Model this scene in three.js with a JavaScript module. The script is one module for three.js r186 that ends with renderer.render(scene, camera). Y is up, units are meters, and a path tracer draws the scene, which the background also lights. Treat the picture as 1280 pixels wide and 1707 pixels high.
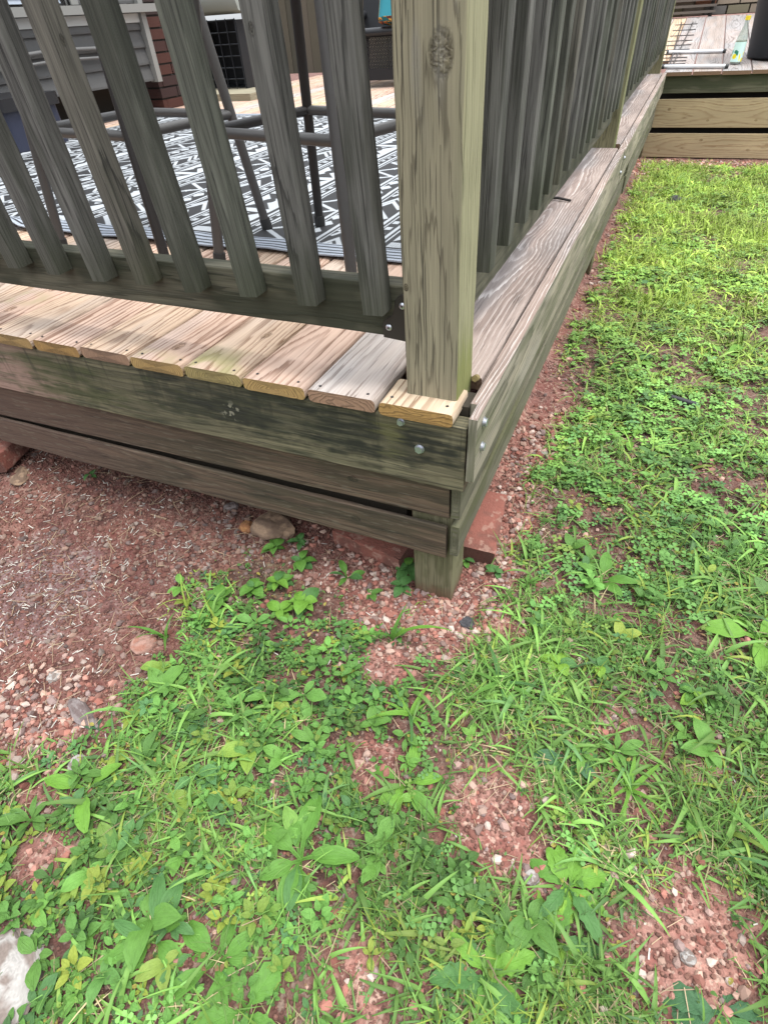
import * as THREE from 'three';
import { mergeGeometries } from 'three/addons/utils/BufferGeometryUtils.js';

// ---------------------------------------------------------------- camera, sky, sun, exposure
const D = 0.54;                                   // height of the deck top above the ground at the corner post
const scene = new THREE.Scene();
const camera = new THREE.PerspectiveCamera(86.07, 767 / 1024, 0.02, 200);
camera.position.set(0.2373, 0.4998 + D, 0.7844);
camera.rotation.order = 'YXZ';
camera.rotation.set(-0.73837, 0.45948, -0.07451);
const renderer = new THREE.WebGLRenderer({ antialias: true });
renderer.toneMapping = THREE.LinearToneMapping;
renderer.toneMappingExposure = 2.5;
renderer.shadowMap.enabled = true;
{
  const w = 256, h = 128, d = new Float32Array(w * h * 4);
  for (let y = 0; y < h; y++) for (let x = 0; x < w; x++) {
    const el = (y / (h - 1) - 0.5) * Math.PI, az = x / w * Math.PI * 2;
    const s = Math.max(0, Math.sin(el));
    const cloud = 1 + 0.09 * Math.sin(az * 3 + 4 * s) * Math.cos(el) + 0.06 * Math.sin(az * 7 + 9 * s + 1) * Math.cos(el);
    const k = el < 0 ? 0.2 : (0.3 + 1.12 * s) * cloud, o = (y * w + x) * 4;
    d[o] = k * 0.965; d[o + 1] = k * 1.0; d[o + 2] = k * 1.045; d[o + 3] = 1;
  }
  const sky = new THREE.DataTexture(d, w, h, THREE.RGBAFormat, THREE.FloatType);
  sky.mapping = THREE.EquirectangularReflectionMapping;
  sky.magFilter = THREE.LinearFilter; sky.wrapS = THREE.RepeatWrapping; sky.needsUpdate = true;
  scene.background = sky; scene.environment = sky;
  const sun = new THREE.DirectionalLight(new THREE.Color(1, 0.965, 0.9), 1.45);
  sun.position.set(3.2, 9, -1.0); sun.target.position.set(0, 0, -1);
  sun.castShadow = true; sun.shadow.radius = 32; sun.shadow.mapSize.set(2048, 2048);
  const c = sun.shadow.camera; c.left = -7; c.right = 5; c.top = 7; c.bottom = -7; c.near = 0.5; c.far = 25;
  scene.add(sun, sun.target);
}

// ---------------------------------------------------------------- random numbers and noise
function rng(seed) { let a = seed >>> 0; return () => { a = (a + 0x6d2b79f5) | 0; let t = Math.imul(a ^ (a >>> 15), 1 | a); t = (t + Math.imul(t ^ (t >>> 7), 61 | t)) ^ t; return ((t ^ (t >>> 14)) >>> 0) / 4294967296; }; }
const PERM = (() => { const r = rng(77), p = new Float32Array(65536); for (let i = 0; i < 65536; i++) p[i] = r(); return p; })();
function vn(x, y) {                               // value noise 0..1
  const xi = Math.floor(x), yi = Math.floor(y); let fx = x - xi, fy = y - yi;
  fx = fx * fx * (3 - 2 * fx); fy = fy * fy * (3 - 2 * fy);
  const a = PERM[((xi & 255) | ((yi & 255) << 8))], b = PERM[(((xi + 1) & 255) | ((yi & 255) << 8))];
  const c = PERM[((xi & 255) | (((yi + 1) & 255) << 8))], e = PERM[(((xi + 1) & 255) | (((yi + 1) & 255) << 8))];
  return a + (b - a) * fx + (c - a + (a - b - c + e) * fx) * fy;
}
function fbm(x, y, n = 4) { let s = 0, a = 0.5, t = 0; for (let i = 0; i < n; i++) { s += a * vn(x, y); t += a; a *= 0.5; x = x * 2.03 + 17.3; y = y * 2.03 + 9.1; } return s / t; }
const clamp = (x, a = 0, b = 1) => Math.min(b, Math.max(a, x));
const ss = (a, b, x) => { const t = clamp((x - a) / (b - a)); return t * t * (3 - 2 * t); };
const mix = (a, b, t) => a + (b - a) * t;
const mix3 = (a, b, t) => [mix(a[0], b[0], t), mix(a[1], b[1], t), mix(a[2], b[2], t)];
const toS = (v) => { v = clamp(v); return Math.round(255 * (v <= 0.0031308 ? 12.92 * v : 1.055 * Math.pow(v, 1 / 2.4) - 0.055)); };
function tex2(w, h, fn, wrap = THREE.MirroredRepeatWrapping) {       // fn(u, v) -> [r, g, b linear, height 0..1]
  const c = new Uint8Array(w * h * 4), b = new Uint8Array(w * h);
  for (let y = 0; y < h; y++) for (let x = 0; x < w; x++) {
    const p = fn((x + 0.5) / w, (y + 0.5) / h), o = (y * w + x) * 4;
    c[o] = toS(p[0]); c[o + 1] = toS(p[1]); c[o + 2] = toS(p[2]); c[o + 3] = 255; b[y * w + x] = clamp(p[3]) * 255;
  }
  const map = new THREE.DataTexture(c, w, h, THREE.RGBAFormat), bump = new THREE.DataTexture(b, w, h, THREE.RedFormat);
  map.colorSpace = THREE.SRGBColorSpace;
  for (const t of [map, bump]) { t.wrapS = t.wrapT = wrap; t.magFilter = t.minFilter = THREE.LinearFilter; t.needsUpdate = true; }
  return { map, bump };
}
function matOf(t, o = {}) { return new THREE.MeshStandardMaterial({ map: t.map, bumpMap: t.bump, bumpScale: o.bump ?? 0.0012, roughness: o.rough ?? 0.85, color: new THREE.Color(o.color ?? 0xffffff).multiplyScalar(o.k ?? 0.78) }); }
const solid = (r, g, b, rough = 0.7, metal = 0) => new THREE.MeshStandardMaterial({ color: new THREE.Color().setRGB(r, g, b), roughness: rough, metalness: metal });

// Sawn timber: growth rings cut by the face of the board. u across (W metres), v along (L metres).
function wood(o) {
  const { W, L, px, py, seed } = o, S = seed * 13.7;
  return tex2(px, py, (u, v) => {
    const x = u * W, z = v * L;
    let kx = 0, kd = 9, kn = null;
    for (const k of o.knots ?? []) {
      const dx = x - k[0], dz = (z - k[1]) * 0.62, d = Math.hypot(dx, dz) / k[2];
      kx += Math.sign(dx || 1) * k[2] * 0.9 * Math.exp(-d * d * 0.35) * Math.min(1, d);
      if (d < kd) { kd = d; kn = k; }
    }
    const wob = (fbm(z * 2.2 + S, S * 0.3 + x * 2, 3) - 0.5) * o.warp + (fbm(z * 9 + S, x * 14, 2) - 0.5) * o.warp * 0.16;
    const xx = x - o.cx - kx + wob, dd = o.d0 + o.slope * z + (fbm(z * 1.3 + 40 + S, 3, 2) - 0.5) * o.warp * 1.2;
    const r = Math.sqrt(xx * xx + dd * dd) / o.ring + (fbm(x * 22 + S, z * 1.3, 3) - 0.5) * 0.8 + (vn(x * 620 + S, z * 24) - 0.5) * 0.26 + (vn(x * 240, z * 9 + S) - 0.5) * 0.22;
    const i = Math.floor(r), f = r - i, wv = 0.35 + 0.95 * PERM[(i * 7 + seed * 31) & 65535];
    let late = ss(1 - (o.lateW ?? 0.5), 0.93, f) * (1 - ss(0.95, 1, f)) * wv;
    const fib = vn(x * 1500 + S, z * 22) * 0.45 + vn(x * 640, z * 6 + S) * 0.35 + vn(x * 250 + S, z * 2.6) * 0.35 - 0.075;
    const blot = fbm(x * 16 + S, z * 3.4 + S, 4);
    let c = mix3(o.c0, o.c1, clamp(late * o.con));
    const k = (1 + (fib - 0.5) * o.fib) * (1 + (blot - 0.5) * (o.blot ?? 0.4));
    c = [c[0] * k, c[1] * k, c[2] * k];
    if (o.gray) { const g = ss(0.42, 0.7, fbm(x * 11 + S + 5, z * 2.1 + 8, 3)) * o.gray, m = (c[0] + c[1] + c[2]) / 3; c = mix3(c, [m * 1.0, m * 1.0, m * 1.02], g); }
    let hgt = 0.5 + late * 0.4 * (o.con > 0 ? 1 : 0) + (fib - 0.5) * 0.35;
    if (kn && kd < 1.5) {
      const a = 1 - ss(0.75, 1.3, kd), rg = Math.sin(kd * 11 + fbm(x * 150, z * 150, 3) * 12) * 0.5 + 0.5, cr = fbm(x * 190 + 3, z * 120 + fbm(x * 80, z * 60, 2) * 4, 4);
      const kc = mix3([o.c1[0] * 0.62, o.c1[1] * 0.58, o.c1[2] * 0.52], [o.c0[0] * 0.85, o.c0[1] * 0.82, o.c0[2] * 0.75], rg * 0.55 + 0.45 * ss(0.45, 0.62, cr));
      c = mix3(c, kc, a); c = mix3(c, [o.c1[0] * 0.4, o.c1[1] * 0.4, o.c1[2] * 0.4], 0.45 * (1 - ss(0, 0.3, Math.abs(kd - 1.02 - (cr - 0.5) * 0.9)))); hgt = mix(hgt, 0.25 + rg * 0.35 + (cr - 0.5), a);
    }
    const cn = fbm(x * 560 + S, z * 8, 2);
    if (cn > (o.check ?? 0.79)) { const q = ss(o.check ?? 0.79, (o.check ?? 0.79) + 0.08, cn); c = [c[0] * (1 - 0.6 * q), c[1] * (1 - 0.6 * q), c[2] * (1 - 0.6 * q)]; hgt -= 0.5 * q; }
    if (o.stain) c = o.stain(c, x, z, fib, late);
    return [c[0], c[1], c[2], hgt];
  });
}

// ---------------------------------------------------------------- scene graph helpers
const used = new Map();
function numbered(name) { const n = used.get(name) ?? 0; used.set(name, n + 1); return n ? name + '_' + String(n).padStart(3, '0') : name; }
function tag(o, label, category, group, kind) { if (label) o.userData.label = label; if (category) o.userData.category = category; if (group) o.userData.group = group; if (kind) o.userData.kind = kind; return o; }
function thing(name, label, category, pos = [0, 0, 0], ry = 0, group) {
  const g = new THREE.Group(); g.name = numbered(name); g.position.set(...pos); g.rotation.y = ry; scene.add(g);
  return tag(g, label, category, group);
}
function part(name, geo, mat, parent, label) {
  const m = new THREE.Mesh(geo, mat); m.name = parent === scene ? numbered(name) : name; m.castShadow = m.receiveShadow = true; parent.add(m);
  if (label) m.userData.label = label;
  return m;
}
// A piece of timber along +z from 0 to len; w across x (centred), t down from y = 0; its four faces share one run of uv in u.
function plank(w, t, len, o = {}) {
  const r = o.r ?? 0.003, n = 2, prof = [], seg = o.seg ?? Math.max(1, Math.round(len / 0.12)), jit = o.jit ?? 0.0006, R = rng((o.seed ?? 1) * 991 + 3);
  const corner = (cx, cy, a0) => { for (let i = 0; i <= n; i++) { const a = a0 - i / n * Math.PI / 2; prof.push([cx + r * Math.cos(a), cy + r * Math.sin(a)]); } };
  corner(-w / 2 + r, -r, Math.PI); corner(w / 2 - r, -r, Math.PI / 2); corner(w / 2 - r, -t + r, 0); corner(-w / 2 + r, -t + r, -Math.PI / 2);
  const P = prof.length, s = [0]; for (let i = 1; i <= P; i++) { const a = prof[i - 1], b = prof[i % P]; s.push(s[i - 1] + Math.hypot(a[0] - b[0], a[1] - b[1])); }
  const tw = o.tw ?? w, tl = o.tl ?? 1, u0 = (o.u0 ?? 0), v0 = o.v0 ?? 0, pos = [], uv = [], idx = [];
  const off = prof.map(() => [0, 0]);
  for (let k = 0; k <= seg; k++) {
    const z = k / seg * len;
    for (let i = 0; i < P; i++) { off[i][0] = off[i][0] * 0.5 + (R() - 0.5) * jit * 2; off[i][1] = off[i][1] * 0.5 + (R() - 0.5) * jit * 2; }
    for (let i = 0; i <= P; i++) { const p = prof[i % P], j = off[i % P]; pos.push(p[0] + j[0], p[1] + j[1], z); uv.push(u0 + (s[i] - r * 0.785) / tw, v0 + z / tl); }
  }
  const row = P + 1;
  for (let k = 0; k < seg; k++) for (let i = 0; i < P; i++) { const a = k * row + i, b = a + 1, c = a + row, d = c + 1; idx.push(a, c, b, b, c, d); }
  const side = new THREE.BufferGeometry();
  side.setAttribute('position', new THREE.Float32BufferAttribute(pos, 3)); side.setAttribute('uv', new THREE.Float32BufferAttribute(uv, 2)); side.setIndex(idx); side.computeVertexNormals();
  { const nr = side.attributes.normal; for (let k = 0; k <= seg; k++) { const a = k * row, b = a + P; const nx = nr.getX(a) + nr.getX(b), ny = nr.getY(a) + nr.getY(b), l = Math.hypot(nx, ny) || 1; nr.setXYZ(a, nx / l, ny / l, 0); nr.setXYZ(b, nx / l, ny / l, 0); } }
  const caps = [];
  for (const e of [0, 1]) {
    const cp = [0, -t / 2, e * len], cu = [0.5, 0.5], ci = [];
    for (let i = 0; i < P; i++) { const q = (e * seg * row + i) * 3; cp.push(pos[q], pos[q + 1], pos[q + 2]); cu.push(pos[q] / (o.cw ?? 0.14) + 0.5, pos[q + 1] / (o.cw ?? 0.14) + (o.seed ?? 0) * 0.37); ci.push(...(e ? [0, 1 + (i + 1) % P, 1 + i] : [0, 1 + i, 1 + (i + 1) % P])); }
    const g = new THREE.BufferGeometry(); g.setAttribute('position', new THREE.Float32BufferAttribute(cp, 3)); g.setAttribute('uv', new THREE.Float32BufferAttribute(cu, 2)); g.setIndex(ci); g.computeVertexNormals(); caps.push(g);
  }
  const g = mergeGeometries([side, mergeGeometries(caps)], true);
  return g;
}
const M4 = (x, y, z, rx = 0, ry = 0, rz = 0, s = 1) => new THREE.Matrix4().compose(new THREE.Vector3(x, y, z), new THREE.Quaternion().setFromEuler(new THREE.Euler(rx, ry, rz, 'YXZ')), new THREE.Vector3(s, s, s));
const toX = new THREE.Matrix4().set(0, 0, 1, 0, 1, 0, 0, 0, 0, 1, 0, 0, 0, 0, 0, 1);   // z -> x (along), x -> y (across), y -> z (outward face)
const toY = new THREE.Matrix4().set(1, 0, 0, 0, 0, 0, 1, 0, 0, 1, 0, 0, 0, 0, 0, 1);   // z -> y (up), y -> z (front face), mirrored below
function flip(g) { const i = g.index.array; for (let k = 0; k < i.length; k += 3) { const t = i[k]; i[k] = i[k + 1]; i[k + 1] = t; } return g; }
function apply(g, ...ms) { for (const m of ms) { g.applyMatrix4(m); if (m.determinant() < 0) flip(g); } return g; }
function tube(points, r, rad = 8, seg) { return new THREE.TubeGeometry(new THREE.CatmullRomCurve3(points.map((p) => new THREE.Vector3(...p)), false, 'catmullrom', 0.15), seg ?? points.length * 4, r, rad); }
function rod(a, b, r, r2 = r, n = 10) {
  const A = new THREE.Vector3(...a), B = new THREE.Vector3(...b), l = A.distanceTo(B), g = new THREE.CylinderGeometry(r2, r, l, n);
  g.applyMatrix4(new THREE.Matrix4().compose(A.clone().add(B).multiplyScalar(0.5), new THREE.Quaternion().setFromUnitVectors(new THREE.Vector3(0, 1, 0), B.clone().sub(A).normalize()), new THREE.Vector3(1, 1, 1)));
  return g;
}

// ---------------------------------------------------------------- timber materials
const deckC = { tan: [[0.60, 0.44, 0.32], [0.29, 0.175, 0.11]], red: [[0.60, 0.42, 0.325], [0.29, 0.165, 0.11]], gray: [[0.53, 0.45, 0.40], [0.28, 0.215, 0.18]], gold: [[0.58, 0.45, 0.31], [0.31, 0.195, 0.115]] };
const frontMoss = (amt, zz = 0.1) => (c, x, z) => { const m = ss(0.38, 0.66, fbm(x * 24, z * 14 + 4, 3)) * (1 - ss(zz * 0.3, zz, z)) * amt; return mix3(c, [0.34, 0.32, 0.14], m); };
const deckTex = [
  { c: 'gold', cx: 0.02, d0: 0.16, slope: 0.01, ring: 0.0062, warp: 0.012, con: 1.25, fib: 0.25, lateW: 0.55, gray: 0.1 },
  { c: 'gray', cx: 0.05, d0: 0.11, slope: 0.02, ring: 0.0085, warp: 0.016, con: 0.75, fib: 0.5, lateW: 0.45, gray: 0.35, check: 0.78 },
  { c: 'red', cx: 0.07, d0: 0.02, slope: 0.07, ring: 0.0125, warp: 0.05, con: 1.3, fib: 0.3, lateW: 0.6, gray: 0.1 },
  { c: 'tan', cx: 0.1, d0: 0.05, slope: 0.05, ring: 0.0085, warp: 0.045, con: 1.1, fib: 0.4, lateW: 0.55, gray: 0.3, knots: [[0.045, 0.17, 0.008]], stain: frontMoss(0.75, 0.12) },
  { c: 'red', cx: 0.03, d0: 0.03, slope: 0.04, ring: 0.0105, warp: 0.05, con: 1.05, fib: 0.3, lateW: 0.55, gray: 0.2, knots: [[0.06, 0.07, 0.010]], stain: frontMoss(0.4, 0.06) },
  { c: 'tan', cx: 0.08, d0: 0.06, slope: 0.03, ring: 0.0075, warp: 0.03, con: 0.95, fib: 0.4, lateW: 0.5, gray: 0.35, check: 0.76 },
  { c: 'red', cx: 0.12, d0: 0.07, slope: 0.015, ring: 0.0095, warp: 0.025, con: 1.15, fib: 0.25, lateW: 0.55, gray: 0.15 },
  { c: 'tan', cx: 0.05, d0: 0.04, slope: 0.035, ring: 0.0075, warp: 0.035, con: 1.0, fib: 0.3, lateW: 0.5, gray: 0.3 },
].map((t, i) => matOf(wood({ W: 0.14, L: 1.1, px: 256, py: 1024, seed: i + 1, c0: deckC[t.c][0], c1: deckC[t.c][1], ...t }), { bump: 0.0016 }));
const endMats = [[0.40, 0.235, 0.075], [0.34, 0.205, 0.13], [0.42, 0.27, 0.10], [0.33, 0.255, 0.10]].map((c, i) => matOf(tex2(256, 256, (u, v) => {
  const r = Math.hypot(u - 0.4 - i * 0.1, v + 0.25 + 0.2 * (i & 1)) * 16 + (fbm(u * 6, v * 6 + i * 9, 3) - 0.5) * 2, f = r - Math.floor(r), l = ss(0.5, 0.9, f) * (1 - ss(0.93, 1, f));
  const k = (1 - 0.38 * l) * (0.8 + 0.4 * fbm(u * 40, v * 40, 3)); return [c[0] * k, c[1] * k, c[2] * k, l];
}), { bump: 0.0006 }));
const plankMat = matOf(wood({ W: 0.14, L: 2.3, px: 256, py: 2048, seed: 21, c0: [0.275, 0.205, 0.175], c1: [0.56, 0.48, 0.44], cx: 0.10, d0: 0.02, slope: 0.014, ring: 0.0088, warp: 0.075, con: 1.15, fib: 0.45, lateW: 0.5, gray: 0.4, blot: 0.7, knots: [[0.085, 1.22, 0.006]], stain: (c, x, z) => mix3(c, [0.5, 0.4, 0.35], 0.6 * ss(0.52, 0.7, fbm(x * 14 + 2, z * 3 + 5, 4))) }), { bump: 0.0022, k: 0.66 });
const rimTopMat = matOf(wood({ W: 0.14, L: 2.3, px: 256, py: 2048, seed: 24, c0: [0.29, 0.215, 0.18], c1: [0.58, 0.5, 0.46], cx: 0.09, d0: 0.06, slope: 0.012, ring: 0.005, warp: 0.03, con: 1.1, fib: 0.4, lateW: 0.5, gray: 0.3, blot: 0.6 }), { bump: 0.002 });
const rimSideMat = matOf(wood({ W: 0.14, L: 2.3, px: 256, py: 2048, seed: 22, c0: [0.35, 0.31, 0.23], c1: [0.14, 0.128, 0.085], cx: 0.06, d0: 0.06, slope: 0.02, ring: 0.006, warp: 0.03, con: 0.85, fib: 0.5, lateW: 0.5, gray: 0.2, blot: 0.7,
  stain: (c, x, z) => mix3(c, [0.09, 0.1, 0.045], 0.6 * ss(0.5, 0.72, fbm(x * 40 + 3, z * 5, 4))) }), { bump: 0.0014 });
const blotch = (x, z, cx, cz, rx, rz, n = 0.6) => { const d = Math.hypot((x - cx) / rx, (z - cz) / rz) + (fbm(x * 11 + cx * 9, z * 110, 4) - 0.5) * n * 2.6 + (fbm(x * 50, z * 60, 3) - 0.5) * n; return (1 - ss(0.2, 1.25, d)) * (0.35 + 0.65 * ss(0.36, 0.58, fbm(x * 9 + 3, z * 55 + cx, 4))); };
// front rim: z runs from the left end (x = -3.6) so that z = 3.6 + x
const frontRimMat = matOf(wood({ W: 0.142, L: 1.6, px: 256, py: 2048, seed: 31, c0: [0.2, 0.178, 0.105], c1: [0.075, 0.065, 0.038], cx: 0.06, d0: 0.05, slope: 0.01, ring: 0.0085, warp: 0.03, con: 0.75, fib: 1.0, lateW: 0.5, blot: 0.6, check: 0.76,
  stain: (c, y, s) => {
    const x = s - 1.57;                                         // metres from the corner, negative to the left
    const streak = fbm(x * 6, y * 120 + 3, 3);
    c = mix3(c, [0.46, 0.3, 0.24], 0.9 * (1 - ss(-1.15, -0.9, x + (fbm(x * 8, y * 20, 3) - 0.5) * 0.25)) * ss(0.3, 0.6, streak + 0.15));
    c = mix3(c, [0.034, 0.04, 0.018], 0.9 * blotch(x, y, -0.55, 0.085, 0.55, 0.11, 0.8));
    c = mix3(c, [0.018, 0.021, 0.012], 0.92 * blotch(x, y, -0.22, 0.10, 0.36, 0.07, 0.9));
    c = mix3(c, [0.02, 0.022, 0.012], 0.92 * blotch(x, y, -0.055, 0.07, 0.075, 0.07, 0.8));
    c = mix3(c, [0.075, 0.09, 0.026], 0.7 * blotch(x, y, -0.95, 0.08, 0.25, 0.1, 0.8));
    c = mix3(c, [0.2, 0.19, 0.075], 0.7 * blotch(x, y, -0.115, 0.1, 0.03, 0.055, 0.9));
    c = mix3(c, [0.26, 0.215, 0.13], 0.7 * blotch(x, y, -0.03, 0.03, 0.07, 0.025, 0.9));
    c = mix3(c, [0.42, 0.4, 0.3], 0.7 * (fbm(x * 60, y * 60, 3) > 0.6 ? 1 : 0) * blotch(x, y, -0.47, 0.075, 0.03, 0.02));
    const dr = fbm(x * 70 + 5, y * 5, 3); if (dr > 0.55) c = mix3(c, [0.03, 0.032, 0.017], 0.55 * ss(0.55, 0.7, dr) * ss(0.02, 0.12, y)); const sc = fbm(x * 9 + 7, y * 260, 3); if (sc > 0.62) c = mix3(c, [0.25, 0.235, 0.15], 0.3 * ss(0.62, 0.85, sc));
    return c;
  } }), { bump: 0.0014, rough: 0.8, k: 0.56 });
const skirtTex = (seed, g) => matOf(wood({ W: 0.11, L: 1.6, px: 192, py: 2048, seed, c0: [0.16, 0.108, 0.07], c1: [0.062, 0.04, 0.026], cx: 0.05, d0: 0.06, slope: 0.012, ring: 0.007, warp: 0.03, con: 0.8, fib: 1.0, lateW: 0.5, blot: 0.7, check: 0.75, knots: [[0.05, 1.57 - 0.215, 0.007]],
  stain: (c, y, s) => { const x = s - 1.57;
    c = mix3(c, [0.035, 0.037, 0.018], 0.5 * ss(0.42, 0.62, fbm(x * 5 + seed, y * 50, 4)) * ss(-1.25, -0.6, x));
    c = mix3(c, [0.13, 0.075, 0.055], 0.6 * (1 - ss(-1.2, -0.7, x)));
    const sc = fbm(x * 30 + seed, y * 300, 2); return sc > 0.66 ? mix3(c, [0.24, 0.21, 0.15], 0.4 * ss(0.66, 0.82, sc)) : c; } }), { bump: 0.0013, rough: 0.82, k: 0.58 });
const skirtMats = [skirtTex(41), skirtTex(42)];
const greenSkirt = matOf(wood({ W: 0.11, L: 1.6, px: 192, py: 1024, seed: 44, c0: [0.16, 0.148, 0.10], c1: [0.075, 0.07, 0.04], cx: 0.05, d0: 0.05, slope: 0.012, ring: 0.007, warp: 0.03, con: 0.6, fib: 0.5, blot: 0.6, stain: (c, x, z) => mix3(c, [0.075, 0.08, 0.025], 0.7 * ss(0.45, 0.7, fbm(x * 14, z * 4, 4))) }), { bump: 0.0013 });
// corner post: u 0..1 is the front face, 1..2 the right face; v = 0 at the ground
const postMat = (() => {
  const K = [0.061, D + 0.459, 0.0135];
  const T = wood({ W: 0.178, L: 1.12, px: 512, py: 2048, seed: 51, c0: [0.275, 0.246, 0.165], c1: [0.105, 0.088, 0.056], cx: 0.05, d0: 0.02, slope: 0.028, ring: 0.0098, warp: 0.03, con: 0.8, fib: 0.6, lateW: 0.2, blot: 0.35, check: 0.72, knots: [K, [0.006, D + 0.185, 0.0035]],
    stain: (c, x, z, fib) => {
      const right = ss(0.088, 0.09, x);
      c = mix3(c, [0.36, 0.355, 0.2], right * 0.6);                                      // pale sapwood on the right face
      c = mix3(c, [0.28, 0.265, 0.165], 0.5 * ss(0.07, 0.088, x) * (1 - right) * ss(D, D + 0.2, z));
      c = mix3(c, [0.2, 0.225, 0.045], right * 0.75 * (1 - ss(D + 0.03, D + 0.17, z + (fbm(x * 60, z * 9, 3) - 0.5) * 0.12)) * ss(D - 0.05, D, z));
      const dk = ss(0.55, 0.75, fbm(x * 60 + 4, z * 4.5 + 2, 4)); c = mix3(c, [0.06, 0.058, 0.032], dk * 0.12 * (1 - right * 0.6));
      const gr = ss(0.5, 0.7, fbm(x * 30, z * 6 + 30, 3)) * ss(D + 0.3, D + 0.5, z); c = mix3(c, [0.26, 0.245, 0.205], gr * 0.6 * (1 - right));
      c = mix3(c, [0.09, 0.085, 0.032], 0.6 * (1 - ss(D - 0.1, D - 0.03, z)));              // the part below the deck
      c = mix3(c, [0.07, 0.075, 0.025], 0.45 * ss(0.45, 0.6, fbm(x * 30, z * 16, 3)) * (1 - ss(0.2, 0.42, z)));
      c = mix3(c, [0.13, 0.055, 0.03], 0.7 * (1 - ss(0.0, 0.05, z + (fbm(x * 70, z * 30, 2) - 0.5) * 0.04)));
      for (const [a, z0, z1] of [[0.034, D + 0.05, D + 0.41], [0.0225, D + 0.0, D + 0.5], [0.06, D - 0.4, D + 0.37]]) {           // drying cracks
        const d = Math.abs(x - a - (fbm(z * 7, a * 90, 3) - 0.5) * 0.008); if (z > z0 && z < z1 && d < 0.0009) c = mix3(c, [0.035, 0.03, 0.018], 0.8 * (1 - d / 0.0009)); }
      return c;
    } });
  return matOf(T, { bump: 0.0022, rough: 0.83 });
})();
const balTex = (seed) => matOf(wood({ W: 0.152, L: 0.9, px: 384, py: 1024, seed, c0: [0.133, 0.13, 0.118], c1: [0.05, 0.049, 0.044], cx: 0.04, d0: 0.05, slope: 0.02, ring: 0.0052, warp: 0.022, con: 1.0, fib: 0.9, lateW: 0.38, blot: 0.45, check: 0.7, knots: [[0.02 + 0.03 * (seed % 3), 0.25 + 0.1 * (seed % 4), 0.004], [0.095, 0.55, 0.005]],
  stain: (c, x, z) => { c = mix3(c, [0.235, 0.23, 0.212], 0.7 * ss(0.5, 0.72, fbm(x * 75 + seed, z * 6, 4))); c = mix3(c, [0.03, 0.034, 0.02], 0.6 * ss(0.5, 0.72, fbm(x * 22 + seed * 3, z * 5 + 7, 4))); return mix3(c, [0.06, 0.066, 0.034], 0.6 * (1 - ss(0.0, 0.12, z))); } }), { bump: 0.0014, rough: 0.85, k: 0.58 });
const balT = [balTex(61), balTex(62), balTex(63)], balMats = [...balT, ...balT.map((m, i) => { const c = m.clone(); c.color.setRGB(...[[0.64, 0.61, 0.55], [0.47, 0.49, 0.44], [0.53, 0.57, 0.5]][i]); return c; })];
const railMat = matOf(wood({ W: 0.25, L: 1.2, px: 256, py: 1024, seed: 66, c0: [0.115, 0.108, 0.074], c1: [0.04, 0.04, 0.024], cx: 0.04, d0: 0.05, slope: 0.02, ring: 0.009, warp: 0.03, con: 0.7, fib: 0.9, blot: 0.7,
  stain: (c, x, z) => { c = mix3(c, [0.022, 0.026, 0.012], 0.8 * ss(0.42, 0.65, fbm(x * 14, z * 6, 4))); return mix3(c, [0.3, 0.29, 0.25], 0.35 * ss(0.62, 0.8, fbm(x * 90, z * 30, 3)) * ss(0.2, 0.24, x)); } }), { bump: 0.0013 });
const pineMat = matOf(wood({ W: 0.2, L: 1.6, px: 256, py: 1024, seed: 71, c0: [0.54, 0.415, 0.25], c1: [0.37, 0.25, 0.135], cx: 0.09, d0: 0.03, slope: 0.03, ring: 0.014, warp: 0.06, con: 0.8, fib: 0.2, lateW: 0.5, blot: 0.3, knots: [[0.15, 0.3, 0.007], [0.06, 0.72, 0.007], [0.13, 1.1, 0.008], [0.05, 1.42, 0.006]] }), { bump: 0.0008 });
const fasciaMat = matOf(wood({ W: 0.14, L: 1.2, px: 128, py: 512, seed: 73, c0: [0.13, 0.125, 0.08], c1: [0.07, 0.065, 0.04], cx: 0.09, d0: 0.03, slope: 0.03, ring: 0.014, warp: 0.06, con: 0.6, fib: 0.4, blot: 0.7, stain: (c, x, z) => mix3(c, [0.04, 0.05, 0.02], 0.7 * ss(0.4, 0.6, fbm(x * 16, z * 5, 4))) }));
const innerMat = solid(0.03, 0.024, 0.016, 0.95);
const bolt = new THREE.MeshStandardMaterial({ color: 0xb9bcc4, roughness: 0.35, metalness: 0.85 });

// ---------------------------------------------------------------- ground
const bound = [[-0.5, -0.3], [-0.2, -0.1], [-0.09, -0.33], [0.02, -0.52], [0.07, -0.57], [0.19, -0.59], [0.36, -0.53], [0.48, -0.52], [0.57, -0.58], [0.68, -0.68], [0.8, -0.85], [1.3, -1.2]];
function boundX(z) { for (let i = 1; i < bound.length; i++) if (z < bound[i][0]) { const a = bound[i - 1], b = bound[i]; return mix(a[1], b[1], clamp((z - a[0]) / (b[0] - a[0]))); } return -1.2; }
const patches = [[-0.01, 0.41, 0.055], [0.23, 0.41, 0.1], [0.3, 0.47, 0.05], [0.01, 0.06, 0.1], [0.53, 0.46, 0.1], [0.48, 0.52, 0.06], [0.37, 0.16, 0.04], [-0.47, 0.77, 0.05], [0.1, 0.71, 0.06], [0.56, 0.17, 0.05], [-0.16, 0.76, 0.035], [0.13, 0.02, 0.05], [-0.15, 0.05, 0.11], [-0.2, -0.02, 0.12], [-0.33, 0.03, 0.07], [-0.07, 0.2, 0.06], [-0.55, 0.69, 0.05], [0.45, 0.28, 0.05]];
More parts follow.
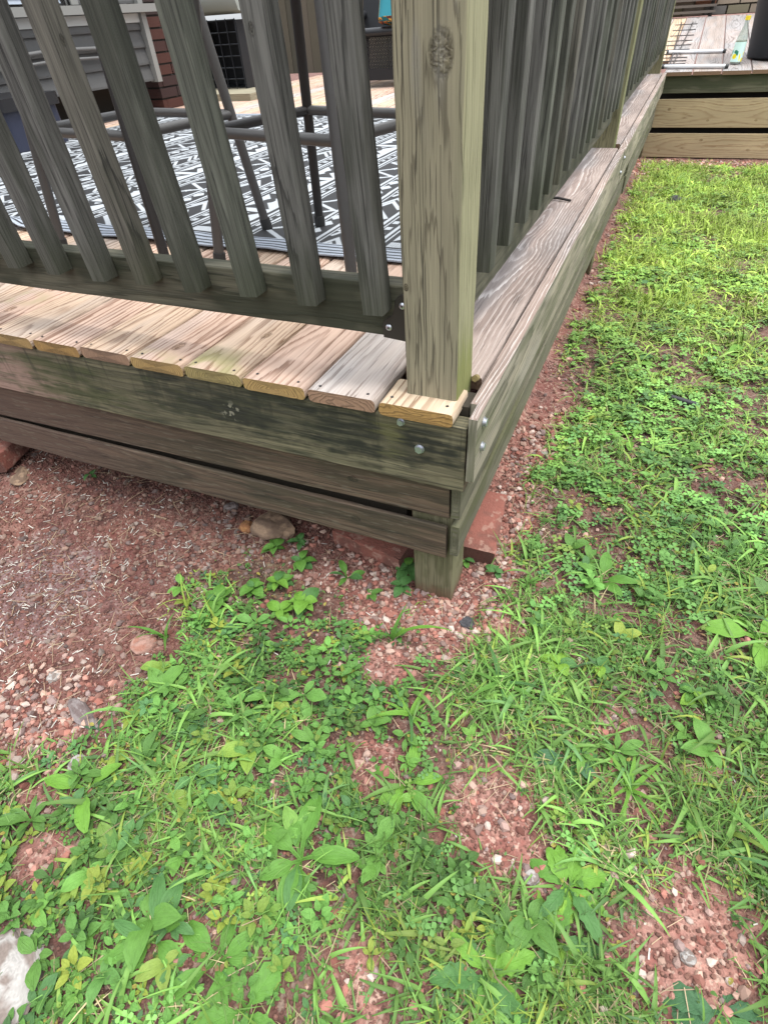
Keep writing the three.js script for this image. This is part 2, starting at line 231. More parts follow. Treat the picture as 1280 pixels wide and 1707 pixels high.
function bare(x, z) {                              // 1 where the clay lies open
  const n = (fbm(x * 9 + 3, z * 9 + 8, 3) - 0.5) * 0.22;
  let b = 1 - ss(-0.05, 0.06, x - boundX(z) + n);
  for (const p of patches) b = Math.max(b, 0.97 * (1 - ss(0.55, 1.25, Math.hypot(x - p[0], z - p[1]) / p[2] + n * 2.2)));
  if (z < 0.12) { const edge = mix(0.135, 0.06, ss(-0.2, -1.1, z)) + 0.018 * Math.sin(z * 5); b = Math.max(b, (1 - ss(edge - 0.05, edge + 0.05, x + n * 1.1)) * ss(0.12, -0.02, z) * mix(1, 0.72, ss(-0.7, -2.2, z))); }
  if (z < -4.9) b = Math.max(b, ss(-5.0, -5.4, z + n) * 0.7);
  return b;
}
function gh(x, z) {                                // height of the ground
  let h = (fbm(x * 2.1 + 5, z * 2.1, 3) - 0.5) * 0.035 + (fbm(x * 11, z * 11 + 3, 3) - 0.5) * 0.018 + (fbm(x * 55, z * 55, 2) - 0.5) * 0.006;
  h *= ss(0, 0.25, Math.hypot(x + 0.045, z + 0.05)) * 0.8 + 0.2;
  if (z < -0.03) h += 0.10 * ss(0.03, 0.7, -0.03 - z) * (1 - ss(-0.1, 0.0, x)) ;
  h += 0.05 * ss(-0.5, -1.4, x) * ss(0.5, -0.1, z);
  h -= 0.065 * ss(-1.5, -5.4, z) * ss(-0.2, 0.05, x);
  return h;
}
{
  const range = (a, b, n) => Array.from({ length: n }, (_, i) => a + (b - a) * i / n);
  const xs = [-70, -30, -12, -6, -4, -3, -2.2, ...range(-1.7, 1.0, 200), ...range(1.0, 2.4, 36), 2.4, 3.5, 6, 14, 40, 80];
  const zs = [-90, -40, -20, -12, -9, -7, ...range(-6, -1.2, 110), ...range(-1.2, 1.15, 180), 1.15, 1.4, 2, 3.5, 7, 20, 60];
  const pos = [], uv = [], col = [], idx = [], nx = xs.length;
  for (const z of zs) for (const x of xs) {
    pos.push(x, gh(x, z), z); uv.push(x / 1.3, z / 1.3);
    const n = fbm(x * 5 + 20, z * 5, 4), m = fbm(x * 16, z * 16 + 50, 3);
    let c = mix3([0.98, 0.88, 0.84], [0.8, 0.72, 0.72], ss(0.35, 0.65, n));
    const ash = (1 - ss(0.25, 0.75, Math.hypot((x + 0.98) / 0.42, (z - 0.33) / 0.3) + (m - 0.5) * 0.6));
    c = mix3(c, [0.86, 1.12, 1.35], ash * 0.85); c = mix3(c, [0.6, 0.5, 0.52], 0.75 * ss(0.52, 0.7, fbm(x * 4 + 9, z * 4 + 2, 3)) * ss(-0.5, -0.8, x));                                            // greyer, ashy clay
    const moss = (1 - ss(0.3, 1, Math.hypot((x + 0.42) / 0.2, (z - 0.12) / 0.12) + (m - 0.5) * 0.9));
    c = mix3(c, [0.5, 1.0, 0.5], moss * 0.8);
    c = mix3(c, [0.42, 0.5, 0.46], (1 - bare(x, z)) * 0.75);
    for (const q of patches) c = mix3(c, [1.25, 1.25, 1.25], 0.6 * (1 - ss(0.4, 1.1, Math.hypot(x - q[0], z - q[1]) / q[2])));
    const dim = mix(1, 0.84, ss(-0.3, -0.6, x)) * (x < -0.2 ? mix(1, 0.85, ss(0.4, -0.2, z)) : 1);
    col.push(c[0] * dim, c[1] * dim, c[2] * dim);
  }
  for (let j = 0; j < zs.length - 1; j++) for (let i = 0; i < nx - 1; i++) { const a = j * nx + i; idx.push(a, a + nx, a + 1, a + 1, a + nx, a + nx + 1); }
  const g = new THREE.BufferGeometry();
  g.setAttribute('position', new THREE.Float32BufferAttribute(pos, 3)); g.setAttribute('uv', new THREE.Float32BufferAttribute(uv, 2)); g.setAttribute('color', new THREE.Float32BufferAttribute(col, 3)); g.setIndex(idx); g.computeVertexNormals();
  const t = tex2(1536, 1536, (u, v) => {
    const x = u * 1.3, z = v * 1.3, a = fbm(x * 14, z * 14, 5), b = fbm(x * 90 + 4, z * 90, 4), c = vn(x * 420, z * 420);
    let k = mix3([0.245, 0.093, 0.073], [0.38, 0.205, 0.165], ss(0.35, 0.7, a * 0.5 + b * 0.5));
    k = mix3(k, [0.105, 0.042, 0.031], 0.8 * ss(0.55, 0.75, fbm(x * 38 + 9, z * 38, 4)));
    k = mix3(k, [0.5, 0.35, 0.28], 0.8 * ss(0.6, 0.72, fbm(x * 130, z * 130 + 60, 3)));
    const s = 0.82 + 0.36 * c; return [k[0] * s, k[1] * s, k[2] * s, b * 0.7 + c * 0.3];
  });
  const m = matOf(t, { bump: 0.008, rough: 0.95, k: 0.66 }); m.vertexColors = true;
  tag(part('ground', g, m, scene), 'red clay soil with thin grass round the wooden deck', 'ground', null, 'structure');
}

// ---------------------------------------------------------------- the deck
const deck = thing('wooden_deck', 'raised wooden deck with weathered boards and a mossy dark rim at its near corner', 'deck');
{
  const pit = 0.1425, ra = 0.0097, R = rng(5);
  for (let k = 0; k < 26; k++) {
    const xr = ra - pit * k - 0.0025, w = 0.1352, zf = k === 0 ? 0.036 : 0.0345 + (R() - 0.5) * 0.007, vi = k < 8 ? k : [2, 5, 7, 4, 1, 6, 3][(k * 3) % 7];
    const far = k === 0 ? -0.05 : -6.3, len = zf - far;
    const g = plank(w, 0.0255, len, { r: 0.0075, seed: k + 1, tw: 0.14, tl: 1.1, v0: k < 8 ? 0 : R() * 3, seg: k === 0 ? 3 : 40 });
    apply(g, M4(xr - w / 2, D + (R() - 0.5) * 0.003, zf, 0, Math.PI, 0));
    const b = part('deck_board', g, [deckTex[vi], endMats[[0, 1, 2, 3, 2, 1, 0, 2][k % 8]]], deck, k === 0 ? 'short golden board end notched round the corner post' : undefined);
    if (k < 11) for (const s of [-1, 1]) part('screw', new THREE.CylinderGeometry(0.0028, 0.0028, 0.0008, 8).translate(xr - w / 2 + s * (0.045 + R() * 0.008), D + 0.0012, 0.012 + R() * 0.008), solid(0.05, 0.045, 0.045, 0.5, 0.5), b);
  }
  // wide plank behind the post, beside the right rim, in lengths that butt on the next posts
  for (const [z0, z1, v0] of [[-0.099, -2.237, 0], [-2.334, -5.44, 0.4]]) {
    const g = apply(plank(0.148, 0.0255, z0 - z1, { r: 0.004, seed: 70 + v0, tw: 0.14, tl: 2.3, v0, seg: 40, u0: 0.03 }), M4(-0.1305 + 0.074, D + 0.0005, z0, 0, Math.PI, 0));
    part('deck_board', g, [plankMat, endMats[1]], deck, 'edge board with bold wavy grain along the right railing');
  }
  // right rim, lapping past the front rim at the corner
  const rim = (pts, top, h, mat) => {
    const s = new THREE.Shape(pts.map((p) => new THREE.Vector2(p[0], -p[1]))), g = new THREE.ExtrudeGeometry(s, { depth: h, bevelEnabled: true, bevelThickness: 0.0025, bevelSize: 0.002, bevelOffset: -0.002, bevelSegments: 1 });
    g.rotateX(-Math.PI / 2).translate(0, top - h - 0.0025, 0);
    const p = g.attributes.position, n = g.attributes.normal, uv = g.attributes.uv, gr = [];
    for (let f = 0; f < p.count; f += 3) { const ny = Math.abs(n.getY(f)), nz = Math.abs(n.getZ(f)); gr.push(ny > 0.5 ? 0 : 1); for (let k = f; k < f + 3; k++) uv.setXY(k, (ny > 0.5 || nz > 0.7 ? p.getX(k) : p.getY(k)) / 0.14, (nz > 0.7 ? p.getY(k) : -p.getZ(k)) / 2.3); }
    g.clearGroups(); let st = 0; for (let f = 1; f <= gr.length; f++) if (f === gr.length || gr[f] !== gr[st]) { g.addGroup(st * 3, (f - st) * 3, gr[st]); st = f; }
    return part('rim_board', g, [rimTopMat, rimSideMat], deck, mat);
  };
  rim([[0.0225, -0.0135], [0.034, -0.0135], [0.034, 0.034], [0.0485, 0.034], [0.0485, -2.225], [0.0225, -2.225]], D, 0.132, 'grey green rim board along the right side, with bold grain on top');
  rim([[0.0225, -2.231], [0.05, -2.231], [0.05, -5.46], [0.0225, -5.46]], D - 0.002, 0.132);
  part('rim_block', new THREE.BoxGeometry(0.016, 0.02, 0.05).translate(0.012, D - 0.022, -0.04), innerMat, deck);
  // front rim and skirts: across -> y, along -> x
  const front = (h, t, x0, x1, yBot, zFace, mat, seed, tw, tilt = 0, lab, name = 'skirt_board') => {
    const g = plank(h, t, x1 - x0, { r: 0.003, seed, tw, tl: 1.6, v0: (1.57 + x0) / 1.6, seg: 44, jit: 0.0008 });
    apply(g, toX, M4(x0, 0, 0), new THREE.Matrix4().makeTranslation(-x1, 0, 0), new THREE.Matrix4().makeRotationZ(tilt), M4(x1, yBot + h / 2, zFace));
    return part(name, g, [mat, skirtMats[0]], deck, lab);
  };
  front(0.142, 0.038, -1.62, 0.029, D - 0.17, 0.027, frontRimMat, 3, 0.142, 0, 'front rim board blackened by moss and lit by a silver bolt', 'rim_board');
  front(0.142, 0.038, -3.6, -1.625, D - 0.17, 0.027, frontRimMat, 4, 0.142, 0, undefined, 'rim_board');
  front(0.112, 0.013, -1.44, -0.004, D - 0.265, 0.005, skirtMats[0], 5, 0.11, 0.018);
  front(0.09, 0.011, -1.405, -0.006, D - 0.375, 0.013, skirtMats[1], 6, 0.11, 0.009);
  front(0.1, 0.019, -3.6, -1.47, D - 0.28, 0.009, skirtMats[0], 7, 0.11);
  front(0.09, 0.019, -3.6, -1.43, D - 0.385, 0.010, skirtMats[1], 8, 0.11);
  // right skirts
  for (const [yb, h, z0, z1, xf, seed] of [[D - 0.258, 0.118, 0.009, -3.1, 0.0195, 9], [D - 0.362, 0.085, 0.012, -3.1, 0.021, 10], [D - 0.262, 0.11, -3.105, -5.45, 0.03, 11], [D - 0.37, 0.09, -3.105, -5.45, 0.03, 12]]) {
    const g = plank(h, 0.018, z0 - z1, { r: 0.0025, seed, tw: 0.11, tl: 1.6, v0: 0.13 * seed, seg: 40, jit: 0.0008 });
    apply(g, toX, M4(0, 0, 0, 0, Math.PI / 2, 0), M4(xf, yb + h / 2, z0 - 0));
    part('skirt_board', g, [greenSkirt, greenSkirt], deck);
  }
  // posts: z -> y, y -> z
  const post = (x, z, y0, y1, mat, seed, lab) => {
    const g = plank(0.0925, 0.089, y1 - y0, { r: 0.004, seed, tw: 0.0908 * 2, tl: 1.12, v0: y0 / 1.12, seg: 36, jit: 0.0009 });
    apply(g, toY, M4(0, -0.54, 0), M4(0, 0, 0, 0, 0, seed === 13 ? 0.011 : 0), M4(0, 0.54, 0), M4(x - 0.04625, y0, z)); return part('post', g, [mat, mat], deck, lab);
  };
  post(0, -0.007, -0.03, 1.62, postMat, 13, 'corner post with a large knot, green at its foot');
  const post2Mat = matOf({ map: postMat.map, bump: postMat.bumpMap }, { bump: 0.002, color: 0xd8dcc8 });
  post(0.0, -2.241, 0.0, 1.62, post2Mat, 14); post(0.0, -5.36, -0.05, 1.62, post2Mat, 15);
  post(-1.9, -0.05, 0.0, D - 0.03, post2Mat, 16); post(-0.02, -3.6, -0.05, D - 0.03, post2Mat, 17);
  // joists below the boards keep the inside dark
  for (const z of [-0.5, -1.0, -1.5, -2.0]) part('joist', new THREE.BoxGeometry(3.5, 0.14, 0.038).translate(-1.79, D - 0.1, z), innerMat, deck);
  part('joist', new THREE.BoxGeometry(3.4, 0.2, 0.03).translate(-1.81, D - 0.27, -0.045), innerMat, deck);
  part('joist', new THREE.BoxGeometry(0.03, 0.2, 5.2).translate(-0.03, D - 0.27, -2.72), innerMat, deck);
  // hex bolts
  const hex = (x, y, z, side, r = 0.0075) => { const g = mergeGeometries([new THREE.CylinderGeometry(r, r, 0.005, 6), new THREE.CylinderGeometry(r * 1.25, r * 1.25, 0.0015, 14).translate(0, -0.003, 0)]); if (side) g.rotateZ(-Math.PI / 2); else g.rotateX(Math.PI / 2); part('hex_bolt', g.translate(x, y, z), bolt, deck); };
  hex(-0.056, D - 0.088, 0.031, false); hex(-0.091, D - 0.038, 0.030, false, 0.006);
  hex(0.0525, D - 0.03, -0.007, true); hex(0.0525, D - 0.08, -0.005, true); hex(0.0535, D - 0.04, -2.26, true); hex(0.0535, D - 0.085, -2.2, true);
  part('wood_plug', new THREE.CylinderGeometry(0.006, 0.0065, 0.014, 12).rotateX(1.2).translate(0.0085, D + 0.003, -0.09), endMats[3], deck);
}

// ---------------------------------------------------------------- railings
const screwSilver = new THREE.MeshStandardMaterial({ color: 0xc6cad2, roughness: 0.3, metalness: 0.9 });
const cross = new THREE.MeshStandardMaterial({ color: 0x3a3c40, roughness: 0.5, metalness: 0.6 });
{
  const f = thing('front_railing', 'grey weathered railing of square balusters across the front of the deck', 'railing');
  let g = apply(plank(0.087, 0.038, 3.5, { r: 0.003, seed: 80, tw: 0.25, tl: 1.2, seg: 50, v0: 0.2 }), toX, M4(-3.59, D + 0.091 + 0.0435, -0.03));
  part('bottom_rail', g, [railMat, railMat], f);
  g = apply(plank(0.087, 0.038, 3.5, { r: 0.003, seed: 81, tw: 0.25, tl: 1.2, seg: 20 }), toX, M4(-3.59, D + 0.93, -0.03)); part('top_rail', g, [railMat, railMat], f);
  const bals = [[-0.159, -0.178], [-0.28, -0.295], [-0.397, -0.425], [-0.52, -0.552], [-0.634, -0.663], [-0.749, -0.766], [-0.871, -0.89], [-0.985, -1.005]];
  for (let i = 8; i < 30; i++) bals.push([-0.985 - 0.1165 * (i - 7), -1.0 - 0.1165 * (i - 7)]);
  bals.forEach(([xb, xt], i) => {
    const b = plank(0.036, 0.036, 0.84, { r: 0.0022, seed: 90 + i, tw: 0.152, tl: 0.9, seg: 16, jit: 0.0007, u0: (i % 4) * 0.25 });
    apply(b, toY, new THREE.Matrix4().makeRotationZ(-(xt - xb) / 0.37), M4(xb + 0.018, D + 0.143 + ((i * 7) % 5 - 2) * 0.0015, 0.007 + ((i * 3) % 3) * 0.0006, -0.0));
    part('baluster', b, [balMats[(i * 5 + 1) % 6], balMats[i % 3]], f);
  });
  const s = new THREE.Shape();
  s.moveTo(-0.0895, D + 0.0865); s.lineTo(-0.139, D + 0.09); s.lineTo(-0.1395, D + 0.106); s.quadraticCurveTo(-0.139, D + 0.12, -0.128, D + 0.1245); s.quadraticCurveTo(-0.119, D + 0.129, -0.117, D + 0.143);
  s.quadraticCurveTo(-0.1155, D + 0.163, -0.1, D + 0.1645); s.lineTo(-0.0895, D + 0.164); s.closePath();
  const br = part('corner_bracket', new THREE.ExtrudeGeometry(s, { depth: 0.0025, bevelEnabled: true, bevelSize: 0.0006, bevelThickness: 0.0006, bevelSegments: 1 }).translate(0, 0, -0.0292), solid(0.035, 0.03, 0.026, 0.55, 0.3), f, 'dark metal corner bracket joining rail to post');
  for (const [x, y] of [[-0.1035, D + 0.147], [-0.129, D + 0.108]]) {
    const sc = part('screw', new THREE.SphereGeometry(0.0058, 14, 6, 0, Math.PI * 2, 0, Math.PI / 2).scale(1, 0.45, 1).rotateX(Math.PI / 2).translate(x, y, -0.0262), screwSilver, br);
    part('screw_slot', mergeGeometries([new THREE.BoxGeometry(0.0045, 0.001, 0.001), new THREE.BoxGeometry(0.001, 0.0045, 0.001)]).rotateZ(0.4).translate(x, y, -0.0236), cross, br); void sc;
  }
}
{
  const side = (z0, z1, label, seed) => {
    const f = thing('side_railing', label, 'railing');
    for (const [y, nm, n] of [[D + 0.094 + 0.0435, 'bottom_rail', 30], [D + 0.93, 'top_rail', 10]]) {
      const g = apply(plank(0.087, 0.038, z0 - z1, { r: 0.003, seed: seed + n, tw: 0.25, tl: 1.2, seg: n, v0: seed * 0.1 }), toX, M4(0, 0, 0, 0, Math.PI / 2, 0), M4(-0.03, y, z0)); part(nm, g, [railMat, railMat], f);
    }
    const sp = seed > 250 ? 0.17 : 0.1225, n = Math.floor((z0 - z1 - 0.06) / sp);
    for (let i = 0; i < n; i++) {
      const z = z0 - 0.066 - i * sp - ((i * 5) % 4) * 0.004, b = plank(0.036, 0.036, 0.84, { r: 0.0022, seed: seed + 30 + i, tw: 0.152, tl: 0.9, seg: 12, jit: 0.0007, u0: (i % 4) * 0.25 });
      apply(b, toY, M4(0, 0, 0, 0, Math.PI / 2, ((i * 5) % 3 - 1) * 0.004), M4(0.005, D + 0.172 + ((i * 7) % 5 - 2) * 0.0025, z));
      part('baluster', b, [balMats[(i * 5 + 2) % 6], balMats[i % 3]], f);
    }
  };
  side(-0.1, -2.235, 'grey railing along the right side from the corner post to the second post', 200);
  side(-2.335, -5.35, 'far stretch of the right railing beyond the second post', 300);
}

// ---------------------------------------------------------------- the far section of the deck, with pale new skirts
const farMat = matOf(wood({ W: 0.21, L: 2.3, px: 256, py: 1024, seed: 81, c0: [0.5, 0.43, 0.4], c1: [0.26, 0.2, 0.18], cx: 0.1, d0: 0.03, slope: 0.03, ring: 0.013, warp: 0.09, con: 1.1, fib: 0.4, lateW: 0.5, gray: 0.6, blot: 0.5 }), { bump: 0.002, k: 0.58 });
const farMat2 = matOf(wood({ W: 0.21, L: 2.3, px: 256, py: 1024, seed: 83, c0: [0.52, 0.43, 0.38], c1: [0.27, 0.2, 0.17], cx: 0.06, d0: 0.05, slope: -0.02, ring: 0.015, warp: 0.08, con: 1.0, fib: 0.4, lateW: 0.5, gray: 0.5, blot: 0.5 }), { bump: 0.002, k: 0.58 });
const FS = 0.0695, fy = (z) => D + FS * (-5.5 - z);       // its boards rise gently to the back
{
  const f = thing('far_deck', 'far section of the deck behind the grass, with two fresh pale pine skirt boards', 'deck'), R = rng(8);
  for (let k = 0; k < 13; k++) {
    const x = 0.03 + 0.215 * (k + 0.5), g = plank(0.207, 0.0255, 3.5, { r: 0.0055, seed: 400 + k, tw: 0.21, tl: 2.3, v0: R() * 3, seg: 20 });
    apply(g, M4(0, 0, 0, 0, Math.PI, 0), M4(0, 0, 0, Math.atan(FS), 0, 0), M4(x, D - 0.002 + (R() - 0.5) * 0.003, -5.475 + (R() - 0.5) * 0.01));
    part('deck_board', g, [[farMat, farMat2][k % 2], endMats[1]], f);
  }
  for (let k = 0; k < 6; k++) {
    const x = 0.03 - 0.1425 * (k + 0.5), g = plank(0.137, 0.0255, 3.0, { r: 0.0055, seed: 430 + k, tw: 0.14, tl: 1.1, v0: R() * 3, seg: 20 });
    apply(g, M4(0, 0, 0, 0, Math.PI, 0), M4(0, 0, 0, Math.atan(FS), 0, 0), M4(x, fy(-6.0) - 0.002, -6.0)); part('deck_board', g, [deckTex[k % 8], endMats[1]], f);
  }
  const bar = (h, t, y, z, mat, seed, nm, x0 = 0.02, tw = 0.2, lab) => part(nm, apply(plank(h, t, 2.7, { r: 0.003, seed, tw, tl: 1.6, seg: 24, v0: seed * 0.21 }), toX, M4(x0, y + h / 2, z)), [mat, mat], f, lab);
  bar(0.118, 0.038, D - 0.146, -5.505, fasciaMat, 440, 'fascia_board', 0.0, 0.14);
  bar(0.2, 0.03, D - 0.384, -5.5, pineMat, 441, 'skirt_board', 0.012, 0.2, 'fresh pale pine skirt board');
  bar(0.176, 0.03, D - 0.602, -5.495, pineMat, 443, 'skirt_board', -0.005, 0.2, 'fresh pale pine skirt board');
  part('back_panel', new THREE.BoxGeometry(2.7, 0.5, 0.02).translate(1.36, D - 0.34, -5.62), solid(0.02, 0.016, 0.012, 0.95), f);
}

// ---------------------------------------------------------------- house wall on the left
{
  const h = thing('house_wall', 'pale clapboard house wall with a blind behind its low window, beyond the bar stools', 'house', [0, D, 0]);
  const side = matOf(tex2(128, 128, (u, v) => { const k = 0.9 + 0.2 * fbm(u * 9, v * 30, 4); return [0.085 * k, 0.085 * k, 0.085 * k, vn(u * 60, v * 8)]; }), { bump: 0.0006, rough: 0.6 });
  const trim = solid(0.2, 0.2, 0.19, 0.55), X = -3.6, z0 = -0.4, z1 = -3.5;
  for (let i = 0; i < 4; i++) {                            // below the sill
    const y = 0.2 + i * 0.1, s = new THREE.Shape([[0, 0], [0.024, 0], [0.024, 0.012], [0.005, 0.106], [0, 0.106]].map((p) => new THREE.Vector2(...p)));
    part('siding_board', new THREE.ExtrudeGeometry(s, { depth: z0 - z1, bevelEnabled: false }).translate(X - 0.02, y, z1), side, h);
  }
  part('sill_board', new THREE.BoxGeometry(0.11, 0.045, 3.4).translate(X + 0.02, 0.617, -1.95), trim, h);
  part('frieze_board', new THREE.BoxGeometry(0.03, 0.05, 3.1).translate(X - 0.005, 0.566, -1.95), solid(0.4, 0.41, 0.4, 0.6), h);
  for (let i = 0; i < 20; i++) { const s = new THREE.Shape([[0, 0], [0.024, 0], [0.024, 0.012], [0.005, 0.106], [0, 0.106]].map((p) => new THREE.Vector2(...p))); part('siding_board', new THREE.ExtrudeGeometry(s, { depth: 0.6, bevelEnabled: false }).translate(X - 0.02, 0.645 + i * 0.1, z1), side, h); }
  const w = part('window', new THREE.BoxGeometry(0.05, 1.3, 0.06).translate(X - 0.01, 1.295, -2.93), trim, h, 'low window with a closed blue grey blind');
  for (let i = 0; i < 30; i++) part('blind_slat', new THREE.BoxGeometry(0.003, 0.03, 2.3).rotateZ(0.35).translate(X - 0.05, 0.67 + i * 0.028, -1.72), solid(0.27, 0.31, 0.37, 0.5), w);
  part('wall_core', new THREE.BoxGeometry(0.12, 3.0, 3.2).translate(X - 0.18, 1.72, -1.95), solid(0.3, 0.3, 0.3, 0.9), h);
  part('corner_trim', new THREE.BoxGeometry(0.07, 2.5, 0.05).translate(X, 1.44, z1 - 0.026), trim, h);
  part('foundation', new THREE.BoxGeometry(0.2, 0.22, 3.1).translate(X - 0.35, 0.09, -1.95), solid(0.03, 0.024, 0.018, 0.95), h);
  part('deck_ledger', new THREE.BoxGeometry(0.06, 0.05, 3.1).translate(X - 0.12, 0.026, -1.95), solid(0.14, 0.12, 0.1, 0.9), h);
  for (const [y, r] of [[0.41, 0.012], [0.36, 0.009]]) part('cable', tube([[X + 0.03, y, -0.6], [X + 0.03, y - 0.012, -1.6], [X + 0.03, y + 0.02, -2.6], [X + 0.03, y + 0.008, -3.1]], r, 6, 20), solid(0.11, 0.11, 0.11, 0.6), h);
}
{
  const b = thing('brick_pier', 'dark red brick pier just past the corner of the clapboard wall', 'pier', [-3.86, D, -3.8]), R = rng(12);
  const mats = [[0.036, 0.0115, 0.009], [0.027, 0.01, 0.009], [0.05, 0.014, 0.009], [0.022, 0.011, 0.01]].map((c) => solid(...c, 0.9));
  part('mortar_core', new THREE.BoxGeometry(0.37, 2.4, 0.36).translate(0, 1.2, 0), solid(0.055, 0.05, 0.045, 0.95), b);
  const long = new THREE.BoxGeometry(0.1, 0.06, 0.195);
  for (let c = 0; c < 11; c++) for (let k = 0; k < 2; k++) {
    part('brick', long.clone().rotateY((R() - 0.5) * 0.02).translate(0.15 + R() * 0.004, 0.035 + c * 0.072, 0.08 - k * 0.206 + (c % 2) * 0.05 - 0.03), mats[Math.floor(R() * 4)], b);
    if (k < 2) part('brick', new THREE.BoxGeometry(0.185, 0.06, 0.1).translate(-0.09 + k * 0.195 - (c % 2) * 0.02, 0.035 + c * 0.072, 0.146 + R() * 0.003), mats[Math.floor(R() * 4)], b);
  }
  tag(part('concrete_step', new THREE.BoxGeometry(1.5, 0.05, 0.5).translate(-3.9, D + 0.024, -4.35), matOf(tex2(128, 128, (u, v) => { const k = 0.7 + 0.6 * fbm(u * 12, v * 12, 4); return [0.3 * k, 0.27 * k, 0.19 * k, k - 0.5]; }), { bump: 0.004 }), scene), 'low tan concrete step at the foot of the brick pier', 'step');
}

// ---------------------------------------------------------------- the rug
{
  const R = rng(31), W = 1024, H = 1024, cv = document.createElement('canvas'); cv.width = W; cv.height = H; const c = cv.getContext('2d');
  c.fillStyle = '#17181c'; c.fillRect(0, 0, W, H); c.fillStyle = c.strokeStyle = '#c2c6c8';
  let x = 0, kind = 0;
  while (x < W) {                                          // bands that run along the rug
    const w = [64, 30, 96, 26, 74, 40][kind % 6], m = x + w / 2; c.lineWidth = 5;
    c.fillRect(x, 0, 6, H); c.fillRect(x + 10, 0, 3, H);
    if (kind % 6 === 0) for (let y = 0; y < H; y += 60) { c.lineWidth = 7; for (const d of [0, 18]) { c.beginPath(); c.moveTo(x + 16, y + d); c.lineTo(m, y + d + 34); c.lineTo(x + w - 4, y + d); c.stroke(); } }
    if (kind % 6 === 1 || kind % 6 === 3) for (let y = 0; y < H; y += 24) c.fillRect(x + 15, y, w - 20, 11);
    if (kind % 6 === 2) { c.fillRect(x + 20, 0, w - 28, H); c.fillStyle = '#17181c'; for (let y = 0; y < H; y += 92) { for (const s of [-1, 1]) { c.beginPath(); c.moveTo(m, y + 46 - 40 * s); c.lineTo(m + 30, y + 46 - 8 * s); c.lineTo(m - 30, y + 46 - 8 * s); c.fill(); } c.beginPath(); c.arc(m, y + 92, 11, 0, 7); c.fill(); } c.fillStyle = '#c2c6c8'; for (let y = 0; y < H; y += 92) { c.beginPath(); c.moveTo(m, y + 24); c.lineTo(m + 10, y + 33); c.lineTo(m - 10, y + 33); c.fill(); } }
    if (kind % 6 === 4) for (let y = 0; y < H; y += 64) { c.lineWidth = 7; c.beginPath(); c.moveTo(x + 18, y); c.lineTo(x + w - 4, y + 32); c.lineTo(x + 18, y + 64); c.stroke(); c.beginPath(); c.moveTo(x + 40, y + 20); c.lineTo(x + 52, y + 12); c.lineTo(x + 52, y + 28); c.fill(); }
    if (kind % 6 === 5) for (let y = 0; y < H; y += 30) { c.beginPath(); c.moveTo(m, y); c.lineTo(m + 12, y + 13); c.lineTo(m, y + 26); c.lineTo(m - 12, y + 13); c.fill(); }
    x += w; kind++;
  }
  for (const [yy, h, col] of [[0, 34, '#b4bcc6'], [5, 3, '#22242a'], [13, 3, '#22242a'], [22, 3, '#22242a'], [30, 2, '#22242a']]) { c.fillStyle = col; c.fillRect(0, H - yy - h, W, h); c.fillRect(0, yy, W, h); }
  const id = c.getImageData(0, 0, W, H); for (let yy = 0; yy < H; yy++) for (let q = 0; q < W; q++) { const o = (yy * W + q) * 4, k = 0.86 + 0.14 * ((q & 3) < 2 ? 1 : 0.4) * ((yy & 3) < 2 ? 1 : 0.7) + (R() - 0.5) * 0.08; for (let e = 0; e < 3; e++) id.data[o + e] *= k; } c.putImageData(id, 0, 0);
  const t = new THREE.CanvasTexture(cv); t.colorSpace = THREE.SRGBColorSpace; t.wrapS = t.wrapT = THREE.RepeatWrapping;
  const g = new THREE.BoxGeometry(3.1, 0.004, 2.62, 60, 1, 50), p = g.attributes.position, uv = g.attributes.uv;
  for (let i = 0; i < p.count; i++) {
    const X = p.getX(i), Z = p.getZ(i), e = ss(1.15, 1.31, Z), wav = (fbm(X * 3 + 4, Z * 2, 2) - 0.5) * 0.022 * (0.3 + e);
    const flap = Math.exp(-(((X + 0.02) / 0.05) ** 2)) * ss(1.22, 1.31, Z) * 0.03;
    p.setY(i, p.getY(i) + 0.006 + Math.max(0, wav) + flap + (fbm(X * 2, Z * 2 + 9, 2) > 0.6 ? 0.002 : 0)); p.setZ(i, Z + e * (fbm(X * 2.2 + 1, 3, 2) - 0.5) * 0.09);
    uv.setXY(i, X / 2.15 + 0.1, Z / 2.62 + 0.5);
  }
  g.computeVertexNormals();
  const rug = part('outdoor_rug', g, new THREE.MeshStandardMaterial({ map: t, color: 0xd4d6da, roughness: 0.75, side: THREE.DoubleSide }), scene);
  rug.position.set(-1.83, D + 0.003, -1.95); rug.rotation.y = -0.015;
  tag(rug, 'black and white woven rug with zigzag bands under the stools', 'rug');
}

